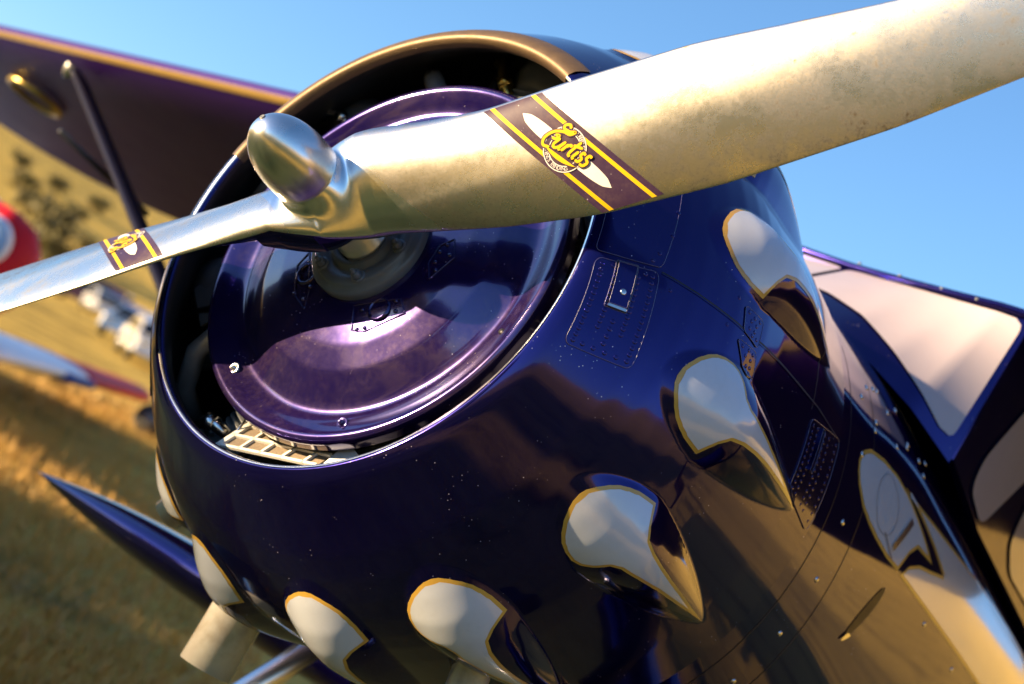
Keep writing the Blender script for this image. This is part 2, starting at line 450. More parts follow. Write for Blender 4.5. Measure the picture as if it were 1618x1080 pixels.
for c in BC:
    cc = (c + 180) % 360 - 180
    sgn = -1 if -10 < cc < 170 else 1          # the pointed corner faces down on the upper fairings, up on the lower ones
    V, F = strip(TM, TP, yg_gold, c, .0008, 22, sgn)
    mk = make_obj('marking_outline', V, F, GOLD, cowling)
    V, F = strip(WLO, WHI, yg_white, c, .0014, 22, sgn)
    make_obj('marking', V, F, WHITE, cowling)

def plate(name, q, off, mat, parent, rnd=0.12, ns=26, nt=34, edge=True):
    """four-cornered sheet with rounded corners lying on the cowling; q = (y, angle) corners, counter-clockwise"""
    q = np.asarray(q, float)
    t = np.linspace(0, 1, nt); t = 0.5 - 0.5 * np.cos(np.pi * t)
    ed = np.minimum(t, 1 - t); e = np.clip(1 - ed / rnd, 0, 1)
    pull = rnd * (1 - np.sqrt(np.clip(1 - e * e, 0, 1)))
    S = pull[:, None] + (1 - 2 * pull)[:, None] * np.linspace(0, 1, ns)[None]
    T = np.repeat(t[:, None], ns, 1)
    B = (q[0] * ((1 - S) * (1 - T))[..., None] + q[1] * (S * (1 - T))[..., None] + q[2] * (S * T)[..., None] + q[3] * ((1 - S) * T)[..., None])
    offs = np.full(S.shape, off)
    P = cowl_pt(B[..., 0], B[..., 1], offs)
    V = P.reshape(-1, 3); F = grid_faces(nt, ns)
    # turned-down edge
    ring = [i for i in range(ns)] + [j * ns + ns - 1 for j in range(1, nt)] + [(nt - 1) * ns + i for i in range(ns - 2, -1, -1)] + [j * ns for j in range(nt - 2, 0, -1)]
    low = cowl_pt(B[..., 0], B[..., 1], np.full(S.shape, -.0004)).reshape(-1, 3)[ring]
    n0 = len(V); V = np.concatenate([V, V[ring], low]); k = len(ring)
    for i in range(k):
        F.append([n0 + i, n0 + (i + 1) % k, n0 + k + (i + 1) % k, n0 + k + i])
    o = make_obj(name, V, F, mat, parent)
    if edge:
        loop = P.reshape(-1, 3)[ring]; make_obj('panel_rim_highlight', *tube(np.vstack([loop, loop[:1]]), .0006, 5, cap=False), EDGE, parent)
    def at(s, t_): return (q[0] * (1 - s) * (1 - t_) + q[1] * s * (1 - t_) + q[2] * s * t_ + q[3] * (1 - s) * t_)
    return o, at
def rivets_on(pts, parent, off, r=.0042, h=.0009, mat=None, name='rivets'):
    mb = MB()
    for y, t in pts:
        c = cowl_pt(np.array(y), np.array(t), off); n = cowl_pt(np.array(y), np.array(t), off + .01) - c
        mb.add(*lathe([(-.0006, r), (h * .7, r * .86), (h, r * .5), (h, .0003)], 10, c, n))
    o = mb.build(name, mat or PAINT, parent); o['kind'] = 'stuff'
    return o
# riveted access panel with a latch
pA, atA = plate('access_panel', [(.012, -4.2), (.100, -.8), (.079, 17.0), (-.003, 13.9)], .0016, PAINT, cowling, rnd=.09)
pts = []
for t in np.linspace(.06, .94, 14):
    pts += [tuple(atA(.10, t)), tuple(atA(.90, t))]
for t in np.linspace(.28, .90, 11): pts += [tuple(atA(.33, t)), tuple(atA(.68, t))]
for s in (.24, .40, .57, .74): pts.append(tuple(atA(s, .06)))
for t in (.14, .22, .30, .38): pts.append(tuple(atA(.50, t)))
pts += [tuple(atA(.27, .95)), tuple(atA(.78, .95))]
rivets_on(pts, cowling, .0016)
# latch in its slot
slot, _ = plate('latch_slot', [(.030, 5.9), (.0595, 6.9), (.0505, 16.2), (.0215, 15.2)], .0022, SEAM, cowling, rnd=.04, ns=10, nt=20)
lat, atL = plate('latch', [(.033, 6.9), (.0565, 7.7), (.0488, 15.8), (.0245, 15.0)], .0048, PAINT, cowling, rnd=.05, ns=10, nt=24)
c = cowl_pt(np.array(.0435), np.array(10.0), .0048); n = cowl_pt(np.array(.0435), np.array(10.0), .02) - c
mb = MB(); mb.add(*lathe([(-.001, .0052), (.0012, .0050), (.0018, .0040), (.0018, .0002)], 20, c, n)); mb.build('latch_screw', STEEL, cowling)
plate('latch_tip', [(.0325, 6.2), (.0578, 7.0), (.0572, 7.6), (.0330, 6.8)], .0056, STEEL, cowling, rnd=.05, ns=8, nt=6)
# plain cover above it
plate('cover_plate', [(-.006, 15.2), (.080, 18.0), (.100, 44.0), (-.006, 44.0)], .0012, PAINT, cowling, rnd=.05)
rivets_on([(.072, 20.5), (.084, 25), (.088, 30), (.066, 18.6)], cowling, .0012)
# horizontal joint of the cowling halves, on both sides, and the overlapping lower skin
for c0 in (17.0, 163.0):
    Y = np.linspace(.082, .699, 120)[:, None]; T = np.array([[-.16, .16]])
    wob = np.interp(Y[:, 0], [.08, .25, .4, .56, .7], [0.3, -.2, 1.6, 3.2, 3.6])[:, None] * (1 if c0 < 90 else -1)
    make_obj('cowling_joint', cowl_pt(Y + 0 * T, c0 + wob + T, .0007), grid_faces(120, 2), SEAM, cowling)
    make_obj('joint_edge', cowl_pt(Y + 0 * T, c0 + wob - .27 + .55 * T, .0010), grid_faces(120, 2), ALU if False else PAINT, cowling)
# small hinge plates
s1, at1 = plate('hinge_plate', [(.240, 16.6), (.285, 15.9), (.283, 20.6), (.230, 20.6)], .0016, PAINT, cowling, rnd=.14, ns=14, nt=18)
rivets_on([tuple(at1(s, t)) for s, t in ((.2, .85), (.5, .8), (.8, .85), (.35, .6), (.65, .6), (.3, .3), (.6, .35), (.8, .2), (.5, .15))], cowling, .0016, r=.0038)
s2, at2 = plate('hinge_plate', [(.272, 10.6), (.300, 11.4), (.285, 15.3), (.232, 14.9)], .0016, PAINT, cowling, rnd=.14, ns=14, nt=18)
rivets_on([tuple(at2(s, t)) for s, t in ((.2, .85), (.55, .85), (.8, .8), (.3, .6), (.65, .55), (.3, .3), (.6, .3), (.5, .1))], cowling, .0016, r=.0038)
s3, at3 = plate('latch_panel', [(.556, 4.6), (.693, 2.6), (.698, 20.8), (.545, 17.4)], .0016, PAINT, cowling, rnd=.10, ns=18, nt=26)
rivets_on([tuple(at3(s, t)) for s in (.1, .24, .5, .64, .9) for t in np.linspace(.08, .92, 11)], cowling, .0016, r=.0036)
plate('latch', [(.595, 10.2), (.607, 10.0), (.607, 18.0), (.596, 18.0)], .0055, PAINT, cowling, rnd=.05, ns=8, nt=18)
# vertical skin lap and its screws near the rear
T = np.linspace(18.5, 30, 30)[None]; Y = np.array([[.536], [.5385]])
make_obj('skin_lap', cowl_pt(Y + 0 * T, T + 0 * Y, .0009), grid_faces(2, 30), SEAM, cowling)
rivets_on([(.205, 15.6), (.214, 21.0), (.10, 15.0)], cowling, .0, r=.0035)
# far-side panel with rivets at the left edge of the opening
s4, at4 = plate('side_panel', [(.012, 200), (.105, 200), (.105, 228), (.014, 226)], .0016, PAINT, cowling, rnd=.10)
rivets_on([tuple(at4(s, t)) for s in (.12, .38, .64, .88) for t in np.linspace(.05, .95, 15)], cowling, .0016, r=.0036)
s5, at5 = plate('side_cover', [(.004, 172), (.095, 172), (.100, 198), (.006, 198)], .0016, PAINT, cowling, rnd=.08)
rivets_on([tuple(at5(s, t)) for s in (.12, .4, .7, .9) for t in np.linspace(.05, .95, 12)], cowling, .0016, r=.0036)
# weathered metal strip round the upper lip, and a thin bare metal edge on the lower lip
def lip_band(name, t0, t1, prof, mat, n=160):
    t = np.radians(np.linspace(t0, t1, n))
    P = np.stack([np.stack([r * np.cos(t), np.full_like(t, y), r * np.sin(t)], -1) for y, r in prof])
    return make_obj(name, P, grid_faces(len(prof), n), mat, cowling)
lp = [(.006, .4185), (-.004, .4188), (-.0108, .4222), (-.0138, .4282), (-.0132, .4325), (-.0098, .4425), (-.001, .4520), (.006, .4582), (.013, .4638), (.0145, .4640)]
lip_band('lip_strip', 66, 172, lp, STRIP, 220)
lip_band('lip_edge', -188, 66, [(-.0118, .4232), (-.0130, .4252), (-.0134, .4272)], ALU, 220)

# ---- nose plate inside the opening
np_prof = [(.000, .085), (.002, .10), (.006, .14), (.014, .19), (.025, .235), (.037, .262), (.0465, .282), (.0500, .294), (.0495, .304), (.0450, .316), (.0385, .328), (.0335, .339), (.0305, .346), (.031, .352), (.034, .357), (.042, .360), (.060, .360)]
yy = np.array([p[0] for p in np_prof]); rr_ = np.array([p[1] for p in np_prof])
tt = np.linspace(0, 1, 120); arc = np.r_[0, np.cumsum(np.hypot(np.diff(yy), np.diff(rr_)))]; arc /= arc[-1]
yd, rd = np.interp(tt, arc, yy), np.interp(tt, arc, rr_)
kk = np.exp(-np.linspace(-2, 2, 9) ** 2); kk /= kk.sum()
yd[4:-4] = np.convolve(yd, kk, 'valid'); rd[4:-4] = np.convolve(rd, kk, 'valid')
nose_plate = part('nose_plate', *lathe(list(zip(yd, rd)), 220), PAINT_PLATE)
def on_plate(r): return float(np.interp(r, rd, yd))
for a in (-117, -63.6, -8.2, 78, 185):
    r = .322; t = math.radians(a); y = on_plate(r)
    c = np.array([r * math.cos(t), y - .001, r * math.sin(t)])
    if a in (-8.2, 78):
        mb = MB().add(*lathe([(0, .0055), (.0006, .0055), (.0006, .0002)], 12, c, (0, -1, 0))); mb.build('screw_hole', SEAM, nose_plate)
    else:
        mb = MB(); mb.add(*lathe([(0, .011), (.0018, .0105), (.0022, .008), (.0015, .007)], 24, c, (0, -1, 0))); hexbolt(c, (0, -1, 0), .0052, .006, mb)
        mb.build('bolt', STEEL if a == -117 else PAINT_PLATE, nose_plate)
# flange round the shaft, shaft, studs
part('thrust_flange', *lathe([(.004, .112), (-.010, .112), (-.014, .108), (-.014, .100), (-.019, .098), (-.022, .094), (-.022, .078), (-.018, .074), (-.018, .066), (-.026, .063), (-.026, .052), (-.016, .049)], 96), GREY)
flange = bpy.data.objects['thrust_flange']
for a in (2.5, 62.5, 122.5, 182.5, -120.5, -56.4):
    t = math.radians(a); c = np.array([.085 * math.cos(t), -.022, .085 * math.sin(t)])
    mb = MB(); hexbolt(c, (0, -1, 0), .0085, .014, mb); mb.build('stud_nut', GREY, flange)
shaft = part('propeller_shaft', *lathe([(.0, .0475), (-.030, .0475), (-.032, .044), (-.125, .044)], 64), SHAFT)
# small covers on the nose plate: raised outline and screws
def plate_cover(name, pts, parent, nscrew, hole=None):
    pts = np.asarray(pts, float); path = []
    n = len(pts)
    for i in range(n):
        p0, p1, p2 = pts[i - 1], pts[i], pts[(i + 1) % n]
        for s in np.linspace(-1, 1, 7):
            path.append(p1 + (p0 - p1) * .18 * max(-s, 0) ** 1.4 + (p2 - p1) * .18 * max(s, 0) ** 1.4)
    path = np.array(path + path[:2]); r = np.hypot(path[:, 0], path[:, 1])
    P = np.stack([path[:, 0], np.array([on_plate(q) for q in r]) - .0012, path[:, 1]], -1)
    mb = MB().add(*tube(P, .0011, 6, cap=False))
    m = pts.mean(0)
    for i in range(nscrew):
        a = 2 * math.pi * i / nscrew; q = m + (pts[i % n] - m) * .72 + np.array([.006 * math.cos(a), .006 * math.sin(a)])
        mb.add(*lathe([(0, .004), (.0016, .0034), (.002, .0004)], 10, (q[0], on_plate(np.hypot(*q)) - .0005, q[1]), (0, -1, 0)))
    if hole is not None:
        y = on_plate(np.hypot(*hole))
        mb.add(*lathe([(0, .022), (.003, .0205), (.0035, .018), (.001, .016)], 28, (hole[0], y, hole[1]), (0, -1, 0)))
    return mb.build(name, PAINT_PLATE, parent)
plate_cover('inspection_cover', [(-.118, -.055), (-.060, -.120), (-.050, -.150), (-.090, -.135), (-.128, -.085)], nose_plate, 5, (-.092, -.092))
plate_cover('inspection_cover', [(.050, -.112), (.128, -.070), (.150, -.088), (.098, -.142), (.072, -.150)], nose_plate, 5, (.100, -.100))
plate_cover('inspection_cover', [(.135, .005), (.155, -.02), (.172, .03), (.150, .06), (.135, .04)], nose_plate, 5)

# ---- engine behind the plate
part('engine_bulkhead', *lathe([(.33, .572), (.325, .36), (.30, .30), (.30, .002)], 64), DARK)
part('crankcase', *lathe([(.055, .20), (.10, .26), (.28, .26), (.30, .22)], 56), DARK)
YA = np.array([0, 1.0, 0])
for i in range(7):
    a = math.radians(-8.8 + PER * i); d = np.array([math.cos(a), 0, math.sin(a)]); base = np.array([0, .19, 0])
    prof = [(.24, .062)]
    for k in range(13):
        s = .262 + k * .0125; prof += [(s, .062), (s, .076), (s + .003, .076), (s + .003, .062)]
    prof += [(.43, .07), (.46, .078), (.505, .07), (.512, .04), (.513, .002)]
    part('cylinder', *lathe(prof, 28, base, d), GREY)
    for sgn in (-1, 1):
        b = a + sgn * math.radians(11.5); db = np.array([math.cos(b), 0, math.sin(b)])
        part('rocker_cover', *lathe([(.48, .03), (.53, .032), (.55, .026), (.555, .002)], 20, np.array([0, .24, 0]), db), GREY)
    p0 = base + d * .30 + np.array([0, -.085, 0])
    part('push_rod', *tube([p0 + np.array([-d[2], 0, d[0]]) * .05, base + d * .50 + np.array([-d[2], 0, d[0]]) * .085 + np.array([0, -.06, 0])], .009, 10), DARK)
for i in range(7):
    a = math.radians(-8.8 + PER * i + 21); d = np.array([math.cos(a), 0, math.sin(a)]); q = np.array([-d[2], 0, d[0]])
    if -2.1 < (a + math.pi) % (2 * math.pi) - math.pi < -.6: continue
    part('intake_pipe', *tube([d * .30 + YA * .13, d * .36 + YA * .085, d * .42 + q * .03 + YA * .09, d * .47 + q * .07 + YA * .13, d * .49 + q * .10 + YA * .19], .019, 14), PIPE)
    b = a - math.radians(34); e = np.array([math.cos(b), 0, math.sin(b)])
    part('ignition_lead', *tube([e * .33 + YA * .11, e * .38 + YA * .10, e * .43 + q * .02 + YA * .13, e * .47 + q * .05 + YA * .18], .006, 8), PIPE)
# plug leads and fittings seen through the gap
def fitting(name, path, r, mat, nut_at=None, nut=.0):
    mb = MB().add(*tube(path, r, 14))
    if nut_at is not None:
        i = nut_at; d = np.asarray(path[i + 1]) - np.asarray(path[i]); mb.add(*lathe([(0, nut), (.02, nut), (.02, r * .9)], 6, path[i], d, cap=True))
    return part(name, *(np.concatenate(mb.V), mb.F), mat)
fitting('plug_lead', [(-.120, .115, .452), (-.108, .110, .452), (-.096, .110, .440), (-.082, .112, .424), (-.062, .118, .404), (-.045, .13, .38)], .010, BRASS, 3, .0155)
fitting('plug_lead', [(-.425, .10, .232), (-.405, .092, .247), (-.388, .095, .252), (-.365, .11, .245), (-.34, .14, .235)], .009, STEEL, 2, .013)
fitting('elbow_fitting', [(-.205, .12, -.405), (-.200, .098, -.392), (-.185, .092, -.382), (-.165, .098, -.380), (-.140, .11, -.385)], .012, STEEL, 2, .018)
fitting('ignition_wire', [(-.09, .08, -.34), (-.105, .09, -.40), (-.11, .10, -.44)], .0025, STEEL)
# oil cooler filter screen: frame bars and mesh
flt_o = np.array([-.094, .068, -.412]); fu = np.array([.215, .0, .046]); fv = np.array([.0, .034, .062]); fn = np.cross(fu, fv); fn /= np.linalg.norm(fn)
if fn[2] < 0: fn = -fn
scr = part('filter_screen', [flt_o, flt_o + fu, flt_o + fu + fv * 1.3, flt_o + fv * 1.3], [[0, 1, 2, 3]], MESH_M, smooth=False)
mbf = MB()
def bar(p, q, w):
    p = np.asarray(p); q = np.asarray(q); d = (q - p) / np.linalg.norm(q - p); s = np.cross(fn, d)
    V, F = box((0, 0, 0), (np.linalg.norm(q - p) + w, w, .005)); R = np.stack([d, s, fn], 1)
    mbf.add(V @ R.T + (p + q) / 2 + fn * .003, F)
for k, s in enumerate((0, .22, .44, .66, .88)): bar(flt_o + fu * s, flt_o + fu * s + fv * 1.3, .012 if k == 0 else .0055)
for s in (.0, .45, .9, 1.3): bar(flt_o + fv * s, flt_o + fu + fv * s, .0060)
part('filter_frame', np.concatenate(mbf.V), mbf.F, PALE, smooth=False)
part('cooler_bracket', *box((.150, .075, -.345), (.034, .006, .075), np.array([[.93, 0, .36], [0, 1, 0], [-.36, 0, .93]])), WHITE, smooth=False)
part('baffle', *box((-.36, .12, -.12), (.10, .004, .20), np.array([[.8, 0, .6], [0, 1, 0], [-.6, 0, .8]])), GREY, smooth=False)

# ---- propeller, one forging: blades and hub
PHI, YB = 0.6278, -0.1352
ST = np.array([.1, .2, .3, .45, .65, .9, 1.28])
LE = np.array([.0844, .0655, .0530, .0533, .0477, .0177, -.020])
TE = np.array([-.0918, -.1137, -.136, -.1593, -.1692, -.1634, -.130])
BE = np.array([.5106, .5113, .5016, .484, .4776, .4491, .42])
def smooth_tab(x, ys_):
    xs = np.linspace(0, 1.4, 561); y = np.interp(xs, np.r_[0, ST], np.r_[ys_[0] * 1.0, ys_])
    k = np.exp(-np.linspace(-2, 2, 41) ** 2); k /= k.sum()
    y = np.convolve(np.r_[np.full(20, y[0]), y, np.full(20, y[-1])], k, 'valid')
    return np.interp(x, xs, y)
EX = np.array([math.cos(PHI), 0, math.sin(PHI)]); TX = np.array([-math.sin(PHI), 0, math.cos(PHI)]); YX = np.array([0, 1.0, 0])
def blade_dims(x):
    r = np.abs(x)
    le = smooth_tab(r, LE); te = smooth_tab(r, TE); be = smooth_tab(r, BE) * np.clip(r / .075, 0, 1) ** .8
    tip = np.clip((r - 1.16) / .14, 0, 1); f = np.sqrt(np.clip(1 - tip ** 2, 0.0005, 1)); mid = (le + te) / 2
    le = mid + (le - mid) * f; te = mid + (te - mid) * f
    up = np.where(x >= 0, le, -te); lo = np.where(x >= 0, te, -le)
    # near the hub both sides run into each other
    w = np.clip(r / .10, 0, 1); w = w * w * (3 - 2 * w)
    up = up * w + .085 * (1 - w); lo = lo * w - .085 * (1 - w)
    tf = np.interp(r, [0, .1, .2, .3, .5, .8, 1.12], [.036, .036, .030, .0245, .018, .012, .005])
    tb = np.interp(r, [0, .1, .2, .3, .5, .8, 1.12], [.034, .030, .012, .006, .003, .002, .001])
    return up, lo, np.where(x >= 0, -be, be), tf, tb
def blade_surf(x, s, front=True, off=0.0):
    """x along the blade (negative = other blade), s 0 at upper edge to 1 at lower edge"""
    x = np.asarray(x, float); s = np.asarray(s, float)
    up, lo, be, tf, tb = blade_dims(x)
    a = up + (lo - up) * s
    c = np.where(x >= 0, s, 1 - s)                   # 0 = leading edge
    rnd = np.clip(1 - np.abs(x) / .22, 0, 1)
    foil = np.sqrt(np.clip(c, 0, 1)) * (1 - c) * 2.35 * .62 + np.sqrt(np.clip(c * (1 - c), 0, 1)) * 2 * .30
    ell = np.sqrt(np.clip(1 - (2 * s - 1) ** 2, 0, 1))
    foil = foil * .55 + 4 * c * (1 - c) * .45
    prof = foil * (1 - rnd) + ell * rnd
    edge = .0016
    h = (tf * prof + edge * np.sqrt(np.clip(ell, 0, 1))) if front else -(tb * ell)
    h = h + (off if front else -off)
    cb, sb = np.cos(be), np.sin(be)
    ch = cb[..., None] * TX + sb[..., None] * YX
    nf = sb[..., None] * TX - cb[..., None] * YX
    P = YX * YB + x[..., None] * EX + a[..., None] * ch + h[..., None] * nf
    # hub boss grows out of the front and the back
    rho = np.hypot(x, (P * TX).sum(-1))
    k = .015
    if front:
        fall = np.clip((rho - .051) / .055, 0, None)
        boss = -.1945 + np.where(rho < .051, 0, .115 * (1 - np.exp(-fall * 2.6)) + .02 * fall)
        y = P[..., 1]; m = np.minimum(y, boss)
        P[..., 1] = m - k * np.log(np.exp(-(y - m) / k) + np.exp(-(boss - m) / k)) + k * .0
    else:
        boss = -.072 - np.clip((rho - .055) / .03, 0, 3) * .03
        y = P[..., 1]; m = np.maximum(y, boss)
        P[..., 1] = np.where(rho < .13, m, y)
    return P, a
xs = np.r_[np.linspace(-1.30, -.17, 140), np.linspace(-.165, .165, 150), np.linspace(.17, 1.30, 140)]
ss = 0.5 - 0.5 * np.cos(np.linspace(0, np.pi, 96))
XG, SG = np.meshgrid(xs, ss, indexing='ij')
Pf, Af = blade_surf(XG, SG, True); Pb, Ab = blade_surf(XG, SG[:, ::-1], False)
ring = np.concatenate([Pf, Pb[:, 1:-1]], 1)
uvr = np.concatenate([np.stack([np.abs(XG), np.where(XG >= 0, Af, -Af)], -1), np.stack([np.abs(XG), Ab], -1)[:, 1:-1]], 1)
nv = ring.shape[1]
Fp = grid_faces(len(xs), nv, close_v=True)
mi = np.array([0 if j < 95 else 1 for i in range(len(xs) - 1) for j in range(nv)])
prop = part('propeller', ring, Fp, BLADE, mats=[BLADE, PAINT], midx=mi, uv=uvr.reshape(-1, 2))
# spinner cap with its screw
cap_prof = [(-.1930, .0545), (-.1960, .0560)] + [(-.196 - .134 * u, .0600 * (1 - u ** 2.7) ** .50 * (1 - .05 * (1 - u) ** 3)) for u in np.r_[np.linspace(.01, .9, 30), np.linspace(.91, .999, 14)]] + [(-.3301, .0004)]
spin = make_obj('spinner_cap', *lathe(cap_prof, 96, d=(0, 1, 0)), ALU, prop)
mb = MB(); c = np.array([-.006, -.3250, .013]); mb.add(*lathe([(0, .0052), (.003, .0050), (.004, .0040), (.0025, .0022), (.0025, .0002)], 16, c, (-.15, -1, .35))); mb.build('cap_screw', GREY, spin)
# decal bands with emblem on both blades
def a_to_s(x, a):
    up, lo, *_ = blade_dims(x); return np.clip((a - up) / (lo - up), 0, 1)
def on_blade(r, a, side, off):
    """r station, a chord position measured towards the leading edge; side +1 / -1"""
    r = np.asarray(r, float); a = np.asarray(a, float)
    x = side * r; aa = side * a
    P, _ = blade_surf(x, a_to_s(x, aa), True, off)
    return P
def rc(a): return .347 + (.05 - a) * .74
def band(r0, r1, a0, a1, side, off, name, mat, na=60, nr=10):
    a = np.linspace(a0, a1, na)[:, None]; u = np.linspace(r0, r1, nr)[None]
    return make_obj(name, on_blade(rc(a) + u, a + 0 * u, side, off), grid_faces(na, nr, flip=side < 0), mat, prop)
def emblem_map(uv_, side, off):
    """flat drawing (metres; first axis along the band) to the blade surface"""
    uv_ = np.asarray(uv_, float)
    ax = np.array([.74, -1.0]) / math.hypot(.74, 1)      # along the band in (r, a)
    ay = np.array([1.0, .74]) / math.hypot(.74, 1)
    c = np.array([rc(-.052), -.052])
    ra = c + uv_[..., :1] * ax + uv_[..., 1:2] * ay
    return on_blade(ra[..., 0], ra[..., 1], side, off)
def text_mesh(body, size, shear=0.0, bold=0.0):
    cu_ = bpy.data.curves.new('lettering', 'FONT'); cu_.body = body; cu_.size = size; cu_.align_x = 'CENTER'; cu_.align_y = 'CENTER'
    cu_.shear = shear; cu_.offset = bold; cu_.resolution_u = 3
    o = bpy.data.objects.new('lettering', cu_); COL.objects.link(o)
    dg = bpy.context.evaluated_depsgraph_get(); me = o.evaluated_get(dg).to_mesh()
    V = np.array([v.co[:] for v in me.vertices]).reshape(-1, 3); F = [list(p.vertices) for p in me.polygons]
    o.evaluated_get(dg).to_mesh_clear(); bpy.data.objects.remove(o); bpy.data.curves.remove(cu_)
    return V[:, :2], F
def catmull(p, n=8):
    p = np.asarray(p, float); out = []
    q = np.vstack([2 * p[0] - p[1], p, 2 * p[-1] - p[-2]])
    for i in range(1, len(q) - 2):
        for t in np.linspace(0, 1, n, endpoint=False):
            a, b, c_, d = q[i - 1], q[i], q[i + 1], q[i + 2]
            out.append(.5 * (2 * b + (c_ - a) * t + (2 * a - 5 * b + 4 * c_ - d) * t * t + (3 * b - a - 3 * c_ + d) * t ** 3))
    return np.array(out + [p[-1]])
def ribbon(p, w):
    t = np.gradient(p, axis=0); t /= np.linalg.norm(t, axis=1, keepdims=True) + 1e-9; n = np.stack([-t[:, 1], t[:, 0]], -1)
    e = np.minimum(1, np.minimum(np.arange(len(p)), np.arange(len(p))[::-1]) / 2.0 + .45)[:, None]
    return np.stack([p - n * w / 2 * e, p + n * w / 2 * e], 1)
SCRIPT = [  # brush strokes of the word Curtiss, units of letter height
    [(-.62, 1.28), (-.80, 1.42), (-.98, 1.30), (-.90, 1.10), (-.55, 1.10), (-.30, 1.25), (-.42, .98), (-.80, .92), (-1.18, .62), (-1.28, .10), (-1.05, -.26), (-.70, -.18)],
    [(-.98, .55), (-.78, .62), (-.80, .38), (-1.00, .34)],
    [(-.62, .55), (-.66, .10), (-.52, -.05), (-.36, .08), (-.26, .55)], [(-.26, .55), (-.30, .08), (-.16, -.02)],
    [(-.06, .52), (-.10, 0)], [(-.08, .32), (.06, .54), (.18, .46)],
    [(.36, 1.0), (.30, .40), (.32, .06), (.46, .0)], [(.16, .62), (.66, .74)],
    [(.62, .50), (.58, .08), (.70, -.02)],
    [(1.02, .52), (.86, .58), (.84, .38), (1.00, .24), (.96, .02), (.78, .02)],
    [(1.36, .60), (1.20, .62), (1.18, .40), (1.36, .24), (1.30, -.02), (1.10, -.04)]]
for side in (1, -1):
    band(-.048, .052, .0485, -.158, side, .0006, 'decal_band', DECAL)
    for u in (-.0365, .0335):
        band(u, u + .0075, .0485, -.158, side, .0010, 'decal_stripe', YELLOW, nr=4)
    # white propeller silhouette
    L = .094; uu = np.linspace(-L, L, 61); hw = .0105 * np.sqrt(np.clip(1 - (np.abs(uu) / L - .42) ** 2 / .34, 0, 1)) * np.clip((L - np.abs(uu)) / .012, 0, 1) ** .5 + .0003
    P = np.stack([np.stack([uu, -hw], -1), np.stack([uu, hw], -1)], 1)
    make_obj('emblem_propeller', emblem_map(P, side, .0011), grid_faces(61, 2, flip=side > 0), DECAL_WHITE, prop)
    # dark disc and white rings
    th = np.linspace(0, 2 * np.pi, 73)
    mb = MB()
    for r0, r1 in ((.0335, .0350), (.0250, .0262)):
        P = np.stack([np.stack([r * np.cos(th), r * np.sin(th)], -1) for r in (r0, r1)], 0)
        mb.add(emblem_map(P, side, .0016), grid_faces(2, 73))
    for body, top in (('LICENSED UNDER REED PAT', True), ('PATENTS PENDING', False)):
        n = len(body); span = 2.5 if top else 1.9
        for i, chh in enumerate(body):
            if chh == ' ': continue
            V, F = text_mesh(chh, .0082)
            al = (math.pi / 2 + .2 + span / 2 - span * i / (n - 1)) if top else (-math.pi / 2 - .2 - span / 2 + span * i / (n - 1))
            ro = al - math.pi / 2 if top else al + math.pi / 2
            R = np.array([[math.cos(ro), -math.sin(ro)], [math.sin(ro), math.cos(ro)]])
            mb.add(emblem_map(V @ R.T + .0295 * np.array([math.cos(al), math.sin(al)]), side, .0016), F)
    V, F = text_mesh('TRADE MARK', .0062); mb.add(emblem_map(V + [0, -.0165], side, .0016), F)
    mb.build('emblem_ring', DECAL_WHITE, prop)
    make_obj('emblem_disc', emblem_map(np.stack([np.stack([r * np.cos(th), r * np.sin(th)], -1) for r in (.0005, .012, .024, .0352)], 0), side, .0013), grid_faces(4, 73), DECAL, prop)
    sc_, org = .0285, np.array([0, -.006])
    for w, off, mat, nm in ((.0080, .0020, DECAL, 'lettering_outline'), (.0044, .0025, YELLOW, 'lettering')):  # wider dark stroke outlines the yellow script
        mb = MB()
        for k, st in enumerate(SCRIPT):
            p = catmull(st); p = p + np.stack([.18 * p[:, 1], .10 * p[:, 0]], -1)
            rb = ribbon(p * sc_ * np.array([1.05, 1.0]) + org + np.array([0, .001]), w)
            mb.add(emblem_map(rb, side, off + .00004 * k), grid_faces(len(p), 2))
        sw = np.linspace(0, 1, 30); top = np.stack([-.030 + .062 * sw, -.0135 + .004 * sw], -1); ht = .0085 * np.sin(np.pi * np.clip(sw, .02, 1)) ** .7 + (w - .0058) * .5
        bt = top - np.stack([0 * sw, ht], -1); top = top + np.array([0, (w - .0058) * .5])
        mb.add(emblem_map(np.stack([top, bt], 1), side, off - .0001), grid_faces(30, 2))
        mb.build(nm, mat, prop)

# ---- exhaust stubs
def stub(c, d, L, r):
    mb = MB().add(*lathe([(0, r), (L, r), (L, r - .003), (L * .3, r - .003), (L * .3, .001)], 40, c, d))
    o = mb.build('exhaust_pipe', EXHAUST, plane, loc=OFF)
    make_obj('dark_lining', *lathe([(L * .995, r - .0034), (L * .35, r - .0036), (L * .35, .001)], 36, c, d), SEAM, o)  # near-black sleeve lining the open pipe end
    return o
stub((-.185, .42, -.545), (.0, .08, -1), .195, .052)
stub((.340, .40, -.43), (.18, .10, -1), .135, .034)
stub((-.43, .42, -.40), (-.5, .10, -.9), .16, .034)

